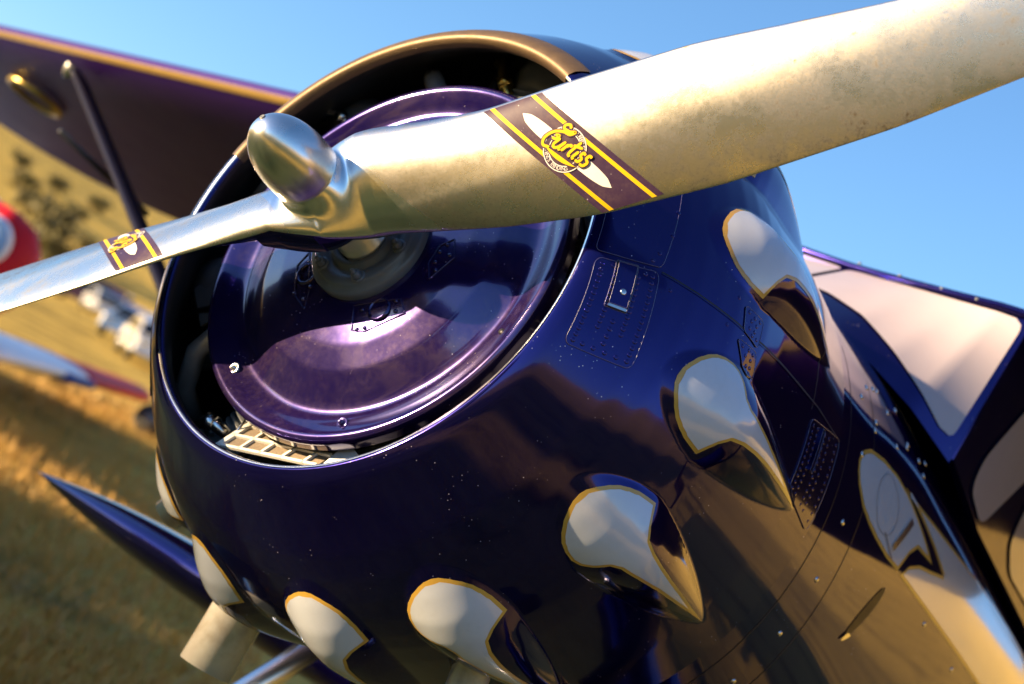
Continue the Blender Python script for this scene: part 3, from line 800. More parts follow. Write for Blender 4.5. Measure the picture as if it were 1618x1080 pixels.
# ---- fuselage
FS = [(.66, .574, .574, -.574, 2.0), (.80, .574, .580, -.578, 2.05), (.95, .572, .588, -.585, 2.1), (1.08, .568, .594, -.592, 2.2), (1.20, .565, .585, -.600, 2.35), (1.32, .562, .555, -.605, 2.6), (1.6, .558, .520, -.61, 2.9), (2.2, .54, .50, -.60, 3.0), (3.0, .48, .48, -.54, 2.8), (4.2, .32, .42, -.40, 2.4), (5.6, .12, .33, -.18, 2.2), (6.2, .03, .28, -.02, 2.0)]
FSa = np.array(FS)
_fy = np.linspace(.40, 6.4, 1201); _fk = np.exp(-np.linspace(-2.2, 2.2, 45) ** 2); _fk /= _fk.sum()
_ft = [np.convolve(np.pad(np.interp(_fy, FSa[:, 0], FSa[:, k]), 22, mode='edge'), _fk, 'valid') for k in range(1, 5)]
def fus_sec(y):
    return [np.interp(y, _fy, t) for t in _ft]
def fus_pt(y, t):
    w, zt, zb, n = fus_sec(y)
    c, s = np.cos(t), np.sin(t)
    h = np.where(s >= 0, zt, -zb)
    return np.stack([w * np.sign(c) * np.abs(c) ** (2 / n), y + 0 * t, h * np.sign(s) * np.abs(s) ** (2 / n)], -1)
ysf = np.unique(np.r_[np.linspace(.66, 1.7, 70), np.linspace(1.7, 6.2, 50)])
tf_ = np.linspace(0, 2 * np.pi, 144, endpoint=False)
YF, TF = np.meshgrid(ysf, tf_, indexing='ij')
fuse = part('fuselage', fus_pt(YF, TF), grid_faces(len(ysf), 144, close_v=True), PAINT_FUSELAGE)
def fus_side(y, z, off=0.0):
    y = np.asarray(y, float); z = np.asarray(z, float)
    w, zt, zb, n = fus_sec(y); h = np.where(z >= 0, zt, -zb)
    def X(y_, z_):
        w, zt, zb, n = fus_sec(y_); h = np.where(z_ >= 0, zt, -zb)
        return w * np.clip(1 - np.abs(z_ / h) ** n, 1e-4, 1) ** (1 / n)
    x = X(y, z); gy = (X(y + .004, z) - X(y - .004, z)) / .008; gz = (X(y, z + .004) - X(y, z - .004)) / .008
    nn = np.stack([np.ones_like(x), -gy, -gz], -1); nn /= np.linalg.norm(nn, axis=-1, keepdims=True)
    return np.stack([x, y, z], -1) + nn * off
def side_strip(lo, hi, yg, off, nv=12):
    a = np.interp(yg, *zip(*lo)); b = np.interp(yg, *zip(*hi)); s = np.linspace(0, 1, nv)
    Z = a[:, None] * (1 - s) + b[:, None] * s; Y = np.repeat(yg[:, None], nv, 1)
    return fus_side(Y, Z, off), grid_faces(len(yg), nv)
S1U = [(.838, .236), (.846, .252), (.862, .266), (.895, .283), (.97, .299), (1.05, .304), (1.12, .297), (1.19, .279), (1.25, .259), (1.31, .2355)]
S1L = [(.838, .236), (.843, .216), (.858, .197), (.90, .172), (.95, .159), (1.0, .152), (1.08, .147), (1.150, .150), (1.158, .166), (1.18, .20), (1.214, .228), (1.31, .2350)]
yg1 = np.unique(np.r_[np.linspace(.838, 1.31, 90), [q[0] for q in S1U], [q[0] for q in S1L]])
make_obj('marking_outline', *side_strip(S1L, S1U, yg1, .0008), GOLD, fuse)
def shrink(lo, hi, w):
    yg = np.linspace(lo[0][0], lo[-1][0], 500); a = np.interp(yg, *zip(*lo)); b = np.interp(yg, *zip(*hi))
    bd = np.concatenate([np.stack([yg, a], -1), np.stack([yg, b], -1)]); L, H = [], []
    for y, p, q in zip(yg[::3], a[::3], b[::3]):
        m = np.linspace(p, q, 120); near = bd[np.abs(bd[:, 0] - y) < w * 1.3]
        dist = np.sqrt(((near[None, :, 0] - y) ** 2 + (near[None, :, 1] - m[:, None]) ** 2).min(1)); ok = np.where(dist > w)[0]
        if len(ok): L.append((y, m[ok[0]])); H.append((y, m[ok[-1]]))
    return L, H
l1, u1 = shrink(S1L, S1U, .0075)
make_obj('marking', *side_strip(l1, u1, np.linspace(l1[0][0], l1[-1][0], 90), .0014), WHITE, fuse)
S2U = [(1.10, .3035), (1.2, .306), (1.4, .318), (1.87, .350), (2.6, .36), (4.0, .30)]
S2M = [(1.10, .3030), (1.16, .297), (1.22, .286), (1.30, .268), (1.385, .245)]
S2V = [(1.170, .1500), (1.20, .183), (1.25, .207), (1.31, .222), (1.385, .243)]
S2B = [(1.170, .1495), (1.40, .152), (1.80, .155), (2.6, .16), (4.0, .14)]
def off_line(l, d): return [(y, z + d) for y, z in l]
for nm, mt, o1, w in (('marking_outline', GOLD, .0007, 0.0), ('marking', WHITE, .0013, .0075)):
    mb = MB()
    mb.add(*side_strip(off_line(S2M, w), off_line(S2U, -w), np.linspace(1.10 + w * 4, 1.385 + w, 40), o1))
    mb.add(*side_strip(off_line(S2B, w), off_line(S2V, -w), np.linspace(1.170 + w * 1.6, 1.385 + w, 40), o1))
    mb.add(*side_strip(off_line(S2B, w), off_line(S2U, -w), np.linspace(1.385 + w, 4.0, 60), o1))
    mb.build(nm, mt, fuse)
# round access cover with latch on the marking
th = np.linspace(0, 2 * np.pi, 61)
make_obj('round_cover', fus_side(1.015 + np.stack([.062 * np.cos(th), .0605 * np.cos(th)]), .228 + np.stack([.056 * np.sin(th), .0548 * np.sin(th)]), .0022), grid_faces(2, 61), GREY, fuse)
yl = np.linspace(0, 1, 12)[:, None]; wv = np.array([[-.010, .010]])
make_obj('cover_latch', fus_side(1.085 + .065 * yl + wv * .6, .172 + .085 * yl - wv * .8 * .5, .006), grid_faces(12, 2), ALU, fuse)
make_obj('cover_pin', fus_side(1.03 + .07 * yl + wv * .18, .150 + .004 * yl + wv * .10 + .03 * (1 - yl), .004), grid_faces(12, 2), GREY, fuse)
# cooling slot with bright lip
V = []
sl = np.linspace(0, 1, 24)[:, None]; wv = np.linspace(-1, 1, 7)[None]
hw = .017 * np.sqrt(np.clip(1 - (2 * sl - 1) ** 2, 0.001, 1))
make_obj('vent_slot', fus_side(1.065 + .062 * sl + hw * wv * .9, -.034 + .137 * sl - hw * wv * .25, .0012), grid_faces(24, 7), SEAM, fuse)
make_obj('vent_lip', fus_side(1.058 + .035 * sl[:12] + .012 * wv[:, ::3] * hw[:12] * 40, -.044 + .045 * sl[:12] + 0 * wv[:, ::3], .004), grid_faces(12, 3), ALU, fuse)
# screws along the firewall skin
mb = MB()
def side_screw(y, z, r=.0065):
    c = fus_side(np.array(y), np.array(z), 0.0); n = fus_side(np.array(y), np.array(z), .01) - c
    mb.add(*lathe([(-.001, r), (.0012, r * .9), (.0024, r * .5), (.0026, .0003)], 12, c, n))
for y, z in ((.842, .112), (.849, -.005), (.854, -.124), (.852, .252), (.86, -.24), (.85, .36), (.90, .40), (.98, .43), (.92, .33), (.93, .35), (1.02, .41), (1.05, .36), (1.12, .39), (1.13, .40), (1.2, .40), (1.22, .38), (1.26, .42), (1.38, .13), (1.62, .12), (1.34, -.06), (.95, .42), (1.10, .45)):
    side_screw(y, z)
so = mb.build('skin_screws', STEEL, fuse); so['kind'] = 'stuff'
# skin lap lines behind the cowling
for y in (.775, .905):
    z = np.linspace(-.45, .42, 70)[:, None]; Y = y + np.array([[-.0012, .0012]]) + .06 * np.clip(z, 0, 1) ** 2
    make_obj('skin_lap', fus_side(Y, z + 0 * Y, .0006), grid_faces(70, 2), SEAM, fuse)

# ---- cabin: windshield, side frames, roof
def smooth_poly(pts, rad_, n=7):
    pts = np.asarray(pts, float); out = []; k = len(pts)
    for i in range(k):
        p0, p1, p2 = pts[i - 1], pts[i], pts[(i + 1) % k]
        d0 = p0 - p1; d2 = p2 - p1; r = min(rad_, np.linalg.norm(d0) * .45, np.linalg.norm(d2) * .45)
        a = p1 + d0 / np.linalg.norm(d0) * r; b = p1 + d2 / np.linalg.norm(d2) * r
        for t in np.linspace(0, 1, n): out.append((1 - t) ** 2 * a + 2 * t * (1 - t) * p1 + t * t * b)
    return np.array(out)
base = np.array([(0, 1.01, .575), (.10, 1.02, .570), (.20, 1.05, .556), (.30, 1.11, .528), (.38, 1.19, .500), (.455, 1.315, .460)])
top = np.array([(0, 1.300, .818), (.09, 1.300, .820), (.19, 1.300, .824), (.29, 1.302, .829), (.385, 1.302, .834), (.462, 1.312, .838)])
def ws(s, t, off=0.0):
    s = np.asarray(s, float); t = np.asarray(t, float); k = np.linspace(0, 1, len(base))
    b = np.stack([np.interp(s, k, base[:, i]) for i in range(3)], -1); u = np.stack([np.interp(s, k, top[:, i]) for i in range(3)], -1)
    p = b * (1 - t)[..., None] + u * t[..., None]
    return p + off * np.array([.45, -.75, .48])
def ws_patch(s0, s1, t0, t1, off, rnd, n=30, low=False):
    T = np.linspace(0, 1, n); e = np.clip(1 - np.minimum(T, 1 - T) / rnd, 0, 1); pull = rnd * (1 - np.sqrt(1 - e * e)) * .6
    S = (s0 + (s1 - s0) * pull)[:, None] + ((s1 - s0) * (1 - 2 * pull))[:, None] * np.linspace(0, 1, n)[None]
    b0 = np.interp(S, np.linspace(0, 1, 6), [.40, .375, .31, .21, .12, .045]) if low else t0 + 0 * S
    return ws(S, b0 + (t1 - b0) * T[:, None], off), grid_faces(n, n)
mir = np.array([-1, 1, 1])
frame = None
for sgn in (1, -1):
    V, F = ws_patch(0, 1, 0, 1, 0, .001); V = V * (mir if sgn < 0 else 1)
    fr = part('windshield_frame', V, F if sgn > 0 else [f[::-1] for f in F], PAINT)
    V, F = ws_patch(.015, .965, .015, .965, .004, .10, low=True); V = V * (mir if sgn < 0 else 1)
    make_obj('windshield_pane', V, F if sgn > 0 else [f[::-1] for f in F], PANE, fr)
rail_p = np.array([(-.470, 1.312, .844)] + [tuple(p * mir + np.array([0, -.004, .006])) for p in top[:0:-1]][1:] + [tuple(p + np.array([0, -.004, .006])) for p in top] + [(.475, 1.312, .844)])
rail = part('windshield_rail', *tube(rail_p, .010, 10), PAINT)
for xx in (.02, .13, .24, .33):
    make_obj('rail_bolt', *lathe([(0, .0045), (.004, .004), (.005, .001)], 10, (xx, 1.29, .834), (0, -.5, .8)), GREY, rail)
def cabin_wall(sgn):
    o = [(1.315, .470), (1.60, .430), (2.2, .40), (3.0, .40), (3.0, .842), (1.34, .842), (1.318, .835)]
    P = np.array([(sgn * (.462 - .02 * (z - .4)), y, z) for y, z in o]); Q = P - np.array([sgn * .02, 0, 0]); k = len(o)
    F = [list(range(k)), list(range(k, 2 * k))[::-1]] + [[i, k + i, k + (i + 1) % k, (i + 1) % k] for i in range(k)]
    if sgn < 0: F = [f[::-1] for f in F]
    w = part('cabin_side', np.concatenate([P, Q]), F, PAINT, smooth=False)
    for pts, mt in (([(1.54, .790), (1.437, .540), (1.452, .468), (1.585, .440), (1.700, .640), (1.72, .80)], PANE), ([(1.760, .800), (1.758, .590), (1.772, .490), (1.86, .440), (2.25, .435), (2.25, .80)], PANE), ([(2.32, .80), (2.32, .435), (2.85, .435), (2.75, .80)], PANE)):
        r = smooth_poly(pts, .035); P = np.stack([sgn * (.467 - .02 * (r[:, 1] - .4)), r[:, 0], r[:, 1]], -1)
        f = list(range(len(P))); make_obj('side_window', P, [f if sgn > 0 else f[::-1]], mt, w, smooth=False)
for sgn in (1, -1): cabin_wall(sgn)
V, F = box((0, 2.23, .852), (.92, 1.68, .02)); part('cabin_roof', V, F, PAINT, smooth=False)
V = np.array([(-.46, 3.0, .42), (-.46, 3.0, .85), (.46, 3.0, .85), (.46, 3.0, .42), (-.12, 5.4, .30), (-.05, 5.4, .36), (.05, 5.4, .36), (.12, 5.4, .30)])
part('turtle_deck', V, [[0, 4, 5, 1], [1, 5, 6, 2], [2, 6, 7, 3], [0, 1, 2, 3], [4, 7, 6, 5]], PAINT, smooth=False)

# ---- wings
def airfoil(n=28):
    x = 0.5 - 0.5 * np.cos(np.linspace(0, np.pi, n)); t = .115
    yt = 5 * t * (.2969 * np.sqrt(x) - .126 * x - .3516 * x ** 2 + .2843 * x ** 3 - .1036 * x ** 4)
    return x, yt
def wing(name, xs_, le, ch, zc, tk, parent_mat, low=.75, up=1.25):
    x, yt = airfoil(); V = []
    for xx, l, c, z, k in zip(xs_, le, ch, zc, tk):
        upper = np.stack([np.full_like(x, xx), l + x * c, z + yt * c * k * up], -1); lower = np.stack([np.full_like(x, xx), l + x * c, z - yt * c * k * low], -1)
        V.append(np.concatenate([upper, lower[-2:0:-1]]))
    V = np.stack(V); nvv = V.shape[1]; F = grid_faces(len(V), nvv, close_v=True)
    F += [list(range(nvv))[::-1], [(len(V) - 1) * nvv + i for i in range(nvv)]]
    return part(name, V, F, parent_mat)
def make_upper(sgn):
    ax = np.r_[np.linspace(.47, 4.7, 40), 4.7 + 1.75 * np.sin(np.linspace(.05, math.pi / 2 - .02, 26))]
    s = np.clip((ax - 4.7) / 1.75, 0, 1); f = np.sqrt(np.clip(1 - s ** 2, .0004, 1))
    le = 1.233 + .10 * (ax - .3); yc = le + .52; le = yc - .52 * f; ch = .52 * f + 1.08 * f
    return wing('upper_wing', sgn * ax, le, ch, np.full_like(ax, .878), np.interp(f, [0, 1], [.5, 1.0]), PAINT_WING, low=.55, up=1.1)
uw = make_upper(-1); uw_l = make_upper(1)
def edge_highlight(parent, sgn):  # gold band laid on as the sun highlight below the leading edge
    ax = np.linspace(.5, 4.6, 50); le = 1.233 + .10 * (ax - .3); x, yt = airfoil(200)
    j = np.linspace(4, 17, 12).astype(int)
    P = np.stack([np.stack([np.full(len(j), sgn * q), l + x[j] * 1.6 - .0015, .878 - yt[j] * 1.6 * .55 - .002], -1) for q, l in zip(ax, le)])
    make_obj('leading_edge_highlight', P, grid_faces(50, len(j), flip=sgn > 0), EDGE_HIGHLIGHT, parent)
edge_highlight(uw, -1); edge_highlight(uw_l, 1)
t = np.linspace(0, 2 * np.pi, 41)
ringp = np.stack([-4.72 + .13 * np.cos(t), 2.10 + .13 * np.sin(t), np.full_like(t, .806)], -1)
make_obj('inspection_ring', *tube(ringp, .016, 8, cap=False), BRASS, uw)
mb = MB().add(*lathe([(0, .03), (.03, .024), (.05, .01), (.052, .001)], 16, (-3.88, 1.66, .82), (0, 0, -1))); mb.build('strut_fitting', STEEL, uw)
def make_lower(sgn):
    ax = np.r_[np.linspace(.3, 1.05, 14), np.linspace(1.1, 1.800, 28)]
    q = np.clip((ax - .80) / 1.005, 0, 1); f = np.clip(1 - q ** 2.7, .006, 1)
    return wing('lower_wing', sgn * ax, 1.01 + .10 * (1 - f), .60 * f ** .8 + .02, np.full_like(ax, -.597), 2.05 * f ** .25, PAINT, low=.9, up=1.0)
make_lower(-1); make_lower(1)
# lift struts: streamlined section
def streamline(p, q, chord, thick, name, mat=None):
    p = np.asarray(p, float); q = np.asarray(q, float); d = (q - p) / np.linalg.norm(q - p)
    cy = np.array([0, 1.0, 0]) - d * d[1]; cy /= np.linalg.norm(cy); cz = np.cross(d, cy)
    x, yt = airfoil(14); yt = yt / yt.max() / 2
    sec = np.concatenate([np.stack([x - .4, yt], -1), np.stack([x - .4, -yt], -1)[-2:0:-1]])
    V = [p + d * s + sec[:, :1] * chord * cy + sec[:, 1:] * thick * cz for s in np.linspace(0, np.linalg.norm(q - p), 20)]
    V = np.stack(V); return part(name, V, grid_faces(20, V.shape[1], close_v=True), mat or PAINT)
for sgn in (-1, 1):
    streamline((sgn * 3.88, 1.70, .815), (sgn * .45, .85, -.55), .12, .034, 'lift_strut', STRUT)
part('pitot_tube', *tube([(-3.05, 1.28, .42), (-3.0, 1.75, .40)], .011, 8), DARK)
# ---- landing gear and tail
gz = -1.30
for sgn in (-1, 1):
    part('gear_leg', *tube([(sgn * .36, .90, -.53), (sgn * .80, .86, gz)], [.030, .024], 16), ALU)
    w = part('wheel', *lathe([(-.07, .001), (-.07, .14), (-.085, .18), (-.085, .26), (-.06, .30), (0, .312), (.06, .30), (.085, .26), (.085, .18), (.07, .14), (.07, .001)], 40, (sgn * .88, .86, gz), (1, 0, 0)), RUBBER)
    make_obj('rim', *lathe([(-.08, .002), (-.08, .13), (.08, .13), (.08, .002)], 30, (sgn * .88, .86, gz), (1, 0, 0)), ALU, w)
def slab(name, pts, th, axis, mat=PAINT):
    pts = np.asarray(pts, float); k = len(pts); o = np.zeros(3); o[axis] = th / 2
    F = [list(range(k)), list(range(k, 2 * k))[::-1]] + [[i, k + i, k + (i + 1) % k, (i + 1) % k] for i in range(k)]
    return part(name, np.concatenate([pts + o, pts - o]), F, mat, smooth=False)
slab('tail_fin', [(0, 5.2, .30), (0, 5.75, .95), (0, 6.1, 1.15), (0, 6.45, 1.05), (0, 6.6, .6), (0, 6.5, .0), (0, 6.1, -.02)], .05, 0)
slab('tailplane', [(-.1, 5.4, .25), (-1.3, 5.75, .25), (-1.45, 6.1, .25), (-.3, 6.4, .25), (.3, 6.4, .25), (1.45, 6.1, .25), (1.3, 5.75, .25), (.1, 5.4, .25)], .05, 2)
part('tail_wheel', *lathe([(-.03, .001), (-.035, .06), (-.02, .09), (.02, .09), (.035, .06), (.03, .001)], 20, (0, 5.95, -.505), (1, 0, 0)), RUBBER)
part('tail_leg', *tube([(0, 5.7, -.12), (0, 5.95, -.50)], .02, 8), STEEL)

# ------------------------------------------------------------------ the red, white and blue airplane beyond
far = empty('parked_airplane', (-9.42, 5.86, 0))
tag(far, 'blurred red, white and blue low wing airplane parked beyond the propeller', 'airplane')
fu_ = np.array([-.6778, .7353]); fv_ = np.array([.7353, .6778])     # along its wing / towards its nose
def fgrid(P): return np.stack([fu_[0] * P[..., 0] + fv_[0] * P[..., 1], fu_[1] * P[..., 0] + fv_[1] * P[..., 1], P[..., 2]], -1)
def fbody(name, secs, mat, n=32):
    th = np.linspace(0, 2 * np.pi, n, endpoint=False)
    V = np.stack([np.stack([ca + ra * np.cos(th), np.full(n, b_), cz + rz * np.sin(th)], -1) for b_, ca, cz, ra, rz in secs])
    F = grid_faces(len(secs), n, close_v=True); F += [list(range(n))[::-1], [(len(secs) - 1) * n + i for i in range(n)]]
    return make_obj(name, fgrid(V), F, mat, far)
fbody('nose_cowl', [(0.02, -.15, 1.30, .05, .06), (-0.01, -.15, 1.30, .20, .24), (-0.12, -.15, 1.30, .32, .38), (-0.29, -.15, 1.30, .38, .45), (-0.50, -.15, 1.30, .40, .47)], RED)
fbody('nose_band', [(-0.49, -.15, 1.30, .405, .475), (-0.64, -.15, 1.30, .415, .48)], PLANE_WHITE)
fbody('stripe', [(-0.63, -.15, 1.30, .418, .483), (-0.94, -.15, 1.30, .425, .49)], BLUE)
fbody('fuselage', [(-0.92, -.15, 1.30, .43, .49), (-1.94, -.15, 1.28, .46, .55), (-3.74, -.15, 1.2, .34, .42), (-6.34, -.15, 1.15, .08, .18)], PLANE_WHITE)
fbody('tail_fin', [(-5.34, -.15, 1.5, .04, .3), (-6.04, -.15, 1.8, .04, .75), (-6.54, -.15, 1.7, .03, .7)], RED)
for nm, mt, r_, h_ in (('roundel', PLANE_WHITE, .21, .02), ('roundel_centre', PALE_BLUE, .198, .035)):
    make_obj(nm, *lathe([(-.08, r_), (h_ * .6, r_ * .97), (h_, r_ * .8), (h_ * 1.3, .001)], 36, fgrid(np.array([-.56, -.36, 1.45])), (-fu_[0], -fu_[1], 0)), mt, far)
def fwing(name, a0, a1, b0, b1, c0, c1, z0, z1, t0, t1, mat, n=12):
    x, yt = airfoil(16); V = []
    for s_ in np.linspace(0, 1, n):
        q = [p + (r_ - p) * s_ for p, r_ in ((a0, a1), (b0, b1), (c0, c1), (z0, z1), (t0, t1))]
        k = q[4] / (yt.max() * 2)
        V.append(np.concatenate([np.stack([np.full_like(x, q[0]), q[1] - x * q[2], q[3] + yt * k], -1), np.stack([np.full_like(x, q[0]), q[1] - x * q[2], q[3] - yt * k], -1)[-2:0:-1]]))
    V = np.stack(V); nn = V.shape[1]; F = grid_faces(n, nn, close_v=True); F += [list(range(nn))[::-1], [(n - 1) * nn + i for i in range(nn)]]
    return make_obj(name, fgrid(V), F, mat, far)
fwing('wing', -.1, 4.3, .05, .02, 1.80, 1.25, .66, .64, .22, .17, PLANE_WHITE)
fwing('wing_stripe', 3.0, 4.6, .07, .06, .35, .42, .62, .60, .12, .12, BLUE)
fwing('wing_tip', 4.3, 9.2, .02, .0, 1.25, .75, .64, .60, .18, .20, RED)
fwing('wing', -.2, -6.5, .05, -.2, 1.80, .9, .66, .80, .22, .14, PLANE_WHITE)
for wa in (7.6, -1.4):
    c = fgrid(np.array([wa, .35, .19 + float(terrain(np.array(-9.42 + fu_[0] * wa), np.array(5.86 + fu_[1] * wa)))]))
    wo_ = make_obj('wheel', *lathe([(-.07, .001), (-.075, .10), (-.07, .17), (-.03, .21), (.03, .21), (.07, .17), (.075, .10), (.07, .001)], 24, c, (fu_[0], fu_[1], 0)), RUBBER, far)
    make_obj('rim', *lathe([(-.08, .001), (-.08, .09), (.08, .09), (.08, .001)], 20, c, (fu_[0], fu_[1], 0)), GREY, wo_)
    make_obj('gear_leg', *tube([c, c + np.array([0, 0, .12])], .045, 10), STEEL, far)

# ------------------------------------------------------------------ parked vehicles far off
def make_car(name, color, label, loc, rz, van=False, L=4.3):
    z0 = float(terrain(np.array(loc[0]), np.array(loc[1])))
    root = empty(name, (loc[0], loc[1], z0), (0, 0, rz)); tag(root, label, 'van' if van else 'car', 'vehicles parked at the far side of the field')
    m = mat_plain('vehicle_paint', color, 0.15, var=0.03, coat=1.0)
    W = .88; h = 1.95 if van else 1.45
    sil = [(-L / 2, .35), (-L / 2 + .05, .8), (-L / 2 + .9, .92), (-L / 2 + (1.0 if van else 1.45), h - .08), (-L / 2 + (1.3 if van else 1.8), h), (L / 2 - (.25 if van else 1.0), h), (L / 2 - (.1 if van else .35), .98), (L / 2, .85), (L / 2, .35)]
    P = []
    for s, w in ((-1, .97), (-.94, 1.0), (.94, 1.0), (1, .97)):
        P.append([(x * (1 if abs(s) < .99 else .985), s * W * (1 - .16 * max(0, (z - .9)) / .6), z) for x, z in sil])
    P = np.array(P); k = len(sil)
    F = grid_faces(4, k, close_v=True); F += [list(range(k))[::-1], [3 * k + i for i in range(k)]]
    make_obj('body', P, F, m, root, smooth=False)
    for s in (-1, 1):
        g = np.array([(-L / 2 + (1.15 if van else 1.35), s * (W - .02), .98), (-L / 2 + (1.35 if van else 1.85), s * (W - .12), h - .12), (L / 2 - (1.2 if van else 1.1), s * (W - .12), h - .12), (L / 2 - (1.1 if van else .6), s * (W - .02), 1.0)])
        make_obj('window', g + np.array([0, s * .018, 0]), [[0, 1, 2, 3] if s < 0 else [3, 2, 1, 0]], GLASS_DARK, root, smooth=False)
    g = np.array([(-L / 2 + .93, -W + .1, .96), (-L / 2 + .93, W - .1, .96), (-L / 2 + (1.02 if van else 1.45), W - .2, h - .12), (-L / 2 + (1.02 if van else 1.45), -W + .2, h - .12)]) + np.array([-.03, 0, .02])
    make_obj('windshield', g, [[3, 2, 1, 0]], GLASS_DARK, root, smooth=False)
    for x in (-L / 2 + .8, L / 2 - .8):
        for s in (-1, 1):
            wv_ = make_obj('wheel', *lathe([(-.1, .001), (-.1, .24), (-.08, .32), (.08, .32), (.1, .24), (.1, .001)], 20, (x, s * (W - .06), .32), (0, 1, 0)), RUBBER, root)
            make_obj('rim', *lathe([(-.105, .001), (-.105, .2), (.105, .2), (.105, .001)], 16, (x, s * (W - .06), .32), (0, 1, 0)), STEEL, wv_)
    for s in (-1, 1):
        make_obj('headlight', *box((-L / 2 + .03, s * .6, .68), (.06, .3, .14)), ALU, root, smooth=False)
def polar(r, px_dir): return (1.99 + px_dir[0] * r * 1.1, -1.9 + px_dir[1] * r * 1.1)
make_car('parked_car', (.75, .75, .76), 'white car nearest in the far row of parked vehicles', polar(50, (-.7800, .6258)), rad(150))
make_car('parked_car', (.10, .16, .30), 'blue car left of the nearest white car in the far row', polar(58, (-.7880, .6157)), rad(128))
make_car('parked_van', (.80, .78, .74), 'tall white van at the back of the far vehicles', polar(118, (-.7975, .6033)), rad(140), van=True, L=4.9)
make_car('parked_car', (.55, .56, .58), 'silver car at the left end of the far row of vehicles', polar(84, (-.8020, .5973)), rad(155))
make_car('parked_car', (.70, .66, .60), 'cream car behind the blue car in the far row', polar(100, (-.7895, .6138)), rad(136))
make_car('parked_car', (.75, .74, .72), 'white car at the right end of the far row, half behind the cowling', polar(96, (-.7815, .6239)), rad(120))
make_car('parked_car', (.35, .05, .04), 'dark red car among the far parked vehicles', polar(92, (-.7945, .6073)), rad(146))
make_car('parked_van', (.045, .012, .050), 'long dark purple van left of the far parked cars', polar(88, (-.8090, .5878)), rad(48), van=True, L=4.4)

# ------------------------------------------------------------------ trees and shrubs
def leaf_cloud(n, rx, ry, rz, cz, size, lumps, seed):
    g = np.random.default_rng(seed); cs = g.normal(size=(lumps, 3)); cs /= np.linalg.norm(cs, axis=1, keepdims=True); cs *= g.uniform(.35, .8, (lumps, 1))
    c = cs[g.integers(0, lumps, n)] + g.normal(size=(n, 3)) * .20
    c = c * np.array([rx, ry, rz]) + np.array([0, 0, cz])
    a = g.normal(size=(n, 3)); a /= np.linalg.norm(a, axis=1, keepdims=True); b = np.cross(a, g.normal(size=(n, 3))); b /= np.linalg.norm(b, axis=1, keepdims=True)
    s = size * g.uniform(.6, 1.4, (n, 1))
    V = np.stack([c - a * s, c + b * s * .6, c + a * s, c - b * s * .6], 1)
    return V.reshape(-1, 3), [[4 * i, 4 * i + 1, 4 * i + 2, 4 * i + 3] for i in range(n)]
def make_tree(h, seed):
    root = empty('tree')
    mb = MB().add(*tube([(0, 0, -.3), (.05, 0, h * .25), (-.05, .08, h * .5), (.05, .02, h * .8)], [.22, .17, .12, .03], 10)); g = random.Random(seed)
    for k in range(6):
        a = g.uniform(0, 6.28); z = h * g.uniform(.3, .6)
        mb.add(*tube([(0, 0, z), (math.cos(a) * h * .12, math.sin(a) * h * .12, z + h * .1), (math.cos(a) * h * .25, math.sin(a) * h * .25, z + h * .25)], [.09, .06, .02], 7))
    mb.build('trunk', BARK, root)
    g2 = np.random.default_rng(seed); n = 6500; c = g2.uniform(-1, 1, (n, 3)); c = np.sign(c) * np.abs(c) ** .75
    c[:, :2] *= (1 - .10 * np.maximum(c[:, 2:], 0)) * (1 + .12 * np.sin(5 * c[:, 2:] + c[:, 1:2] * 3)); c = c * np.array([2.45, 2.2, h * .43]) + np.array([0, 0, h * .54]) + g2.normal(0, .16, (n, 3))
    a = g2.normal(size=(n, 3)); a /= np.linalg.norm(a, axis=1, keepdims=True); b = np.cross(a, g2.normal(size=(n, 3))); b /= np.linalg.norm(b, axis=1, keepdims=True)
    s_ = .26 * g2.uniform(.6, 1.4, (n, 1)); V = np.stack([c - a * s_, c + b * s_ * .6, c + a * s_, c - b * s_ * .6], 1)
    make_obj('crown', V.reshape(-1, 3), [[4 * i, 4 * i + 1, 4 * i + 2, 4 * i + 3] for i in range(n)], LEAF, root, smooth=False)
    return root
protos = [make_tree(8.75, 3), make_tree(8.80, 5)]
sd = np.array([SUN.x, SUN.y]) / math.hypot(SUN.x, SUN.y); sp = np.array([-sd[1], sd[0]])
first = [True, True]
for i, (d, s, kk_) in enumerate([(44, -14.8, 1), (44, -6.2, 0), (44.3, -1.6, 1), (44.2, 0.0, 0), (44.2, 7.3, 1), (43.7, 12.0, 1), (44.1, 16.5, 0), (44, 21.0, 1), (44, 30.0, 0)]):
    p = sd * d + sp * s
    o = protos[kk_] if first[kk_] else copy_tree(protos[kk_]); first[kk_] = False
    o.location = (p[0], p[1], float(terrain(np.array(p[0]), np.array(p[1])))); o.rotation_euler = (0, 0, math.atan2(sp[1], sp[0]) + (i % 2) * math.pi);
    o.scale = (1, 1, (1.0, .995, 1.005)[i % 3]) if s < 5 else (1.0, 1.1, 1.75)
    tag(o, 'leafy green tree in the row ahead of the nose, towards the low sun', 'tree', 'trees ahead of the nose')
sh0 = empty('shrub')
make_obj('foliage', *leaf_cloud(900, 1.0, 1.0, .75, .7, .10, 14, 21), SHRUB, sh0, smooth=False)
make_obj('stem', *tube([(0, 0, -.3), (.05, 0, .5), (0, .05, .9)], [.08, .05, .02], 8), BARK, sh0)
def view_ground(dx, dy):
    for r in np.arange(60, 700, 2.0): yield r, 1.99 + dx * r, -1.9 + dy * r
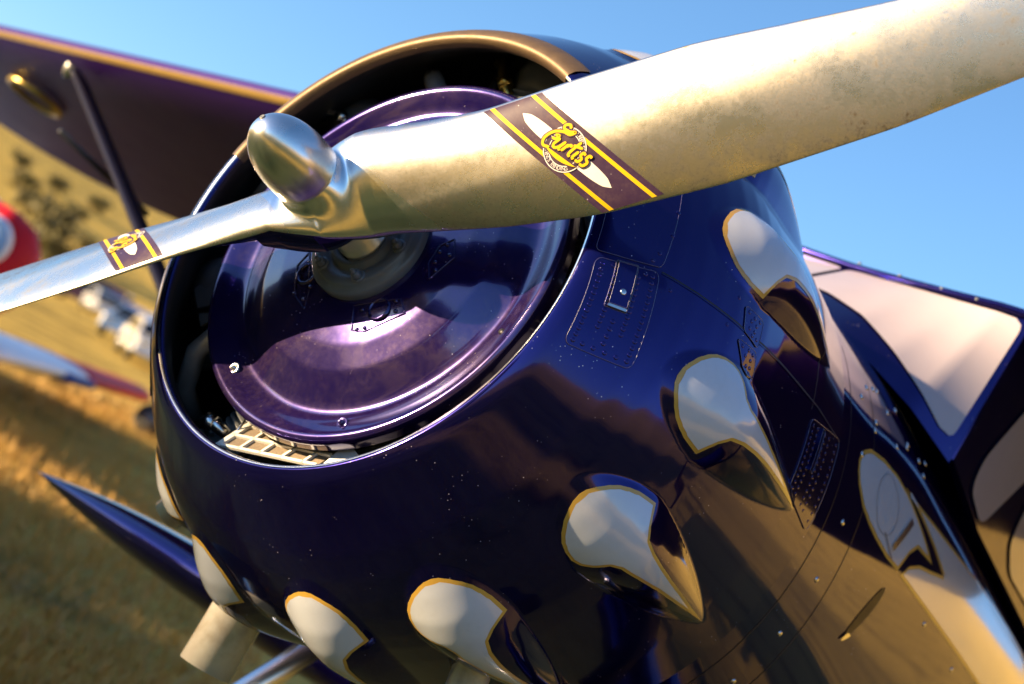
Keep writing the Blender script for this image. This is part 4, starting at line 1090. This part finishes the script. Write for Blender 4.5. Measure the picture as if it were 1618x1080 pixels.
for i, (dx, dy, el, s, lab) in enumerate([
        (-.8324, .5542, 1.36, 4.2, 'largest dark shrub in the middle of the golden hillside'),
        (-.8300, .5578, 1.15, 3.0, 'shrub just below the largest shrub on the golden hillside'),
        (-.8439, .5366, 2.38, 2.6, 'shrub at the upper left of the hillside, below the wing'),
        (-.8339, .5519, 2.9, 2.2, 'shrub close under the trailing edge of the upper wing'),
        (-.8250, .5651, 2.2, 2.4, 'shrub between the largest shrub and the lift strut'),
        (-.8194, .5732, 2.9, 2.6, 'shrub beside the lift strut, rightmost on the hillside'),
        (-.8400, .5426, 1.9, 2.2, 'small shrub up and left of the largest shrub'),
        (-.8180, .5752, 1.5, 2.0, 'small shrub just above the decal of the far propeller blade'),
        (-.8480, .5300, 3.0, 2.4, 'topmost shrub at the left edge, right under the wing'),
        (-.8290, .5592, .35, 3.2, 'shrub between the red airplane nose and the propeller blade')]):
    best = None
    for r, x, y in view_ground(dx, dy):
        e = math.degrees(math.atan2(float(terrain(np.array(x), np.array(y))) - 1.34, r))
        if e >= el: best = (x, y); break
    if best is None: continue
    o = sh0 if i == 0 else copy_tree(sh0)
    o.location = (best[0], best[1], float(terrain(np.array(best[0]), np.array(best[1])))); o.scale = (s, s, s); o.rotation_euler = (0, 0, i * .9)
    tag(o, lab, 'shrub', 'shrubs on the golden hillside')

# ------------------------------------------------------------------ grass standing on the field in view
n = 26000
r = 3.5 + 24 * RNG.random(n) ** 1.6; a = math.atan2(.61, -.79) + RNG.uniform(-.16, .13, n)
gx = 1.99 + np.cos(a) * r; gy = -1.9 + np.sin(a) * r; gz_ = terrain(gx, gy)
h = RNG.uniform(.05, .16, n) * (1 + .5 * np.sin(gx * 1.1) * np.cos(gy * .9)); an = RNG.uniform(0, 6.28, n); w = .006 + .004 * RNG.random(n)
bx, by = np.cos(an) * w, np.sin(an) * w; lx, ly = RNG.normal(0, .04, n), RNG.normal(0, .04, n)
V = np.stack([np.stack([gx - bx, gy - by, gz_ - .01], -1), np.stack([gx + bx, gy + by, gz_ - .01], -1), np.stack([gx + lx, gy + ly, gz_ + h], -1)], 1)
tag(make_obj('grass', V.reshape(-1, 3), [[3 * i, 3 * i + 1, 3 * i + 2] for i in range(n)], GRASSB, smooth=False), 'dry straw coloured grass on the airfield', 'grass', kind='stuff')
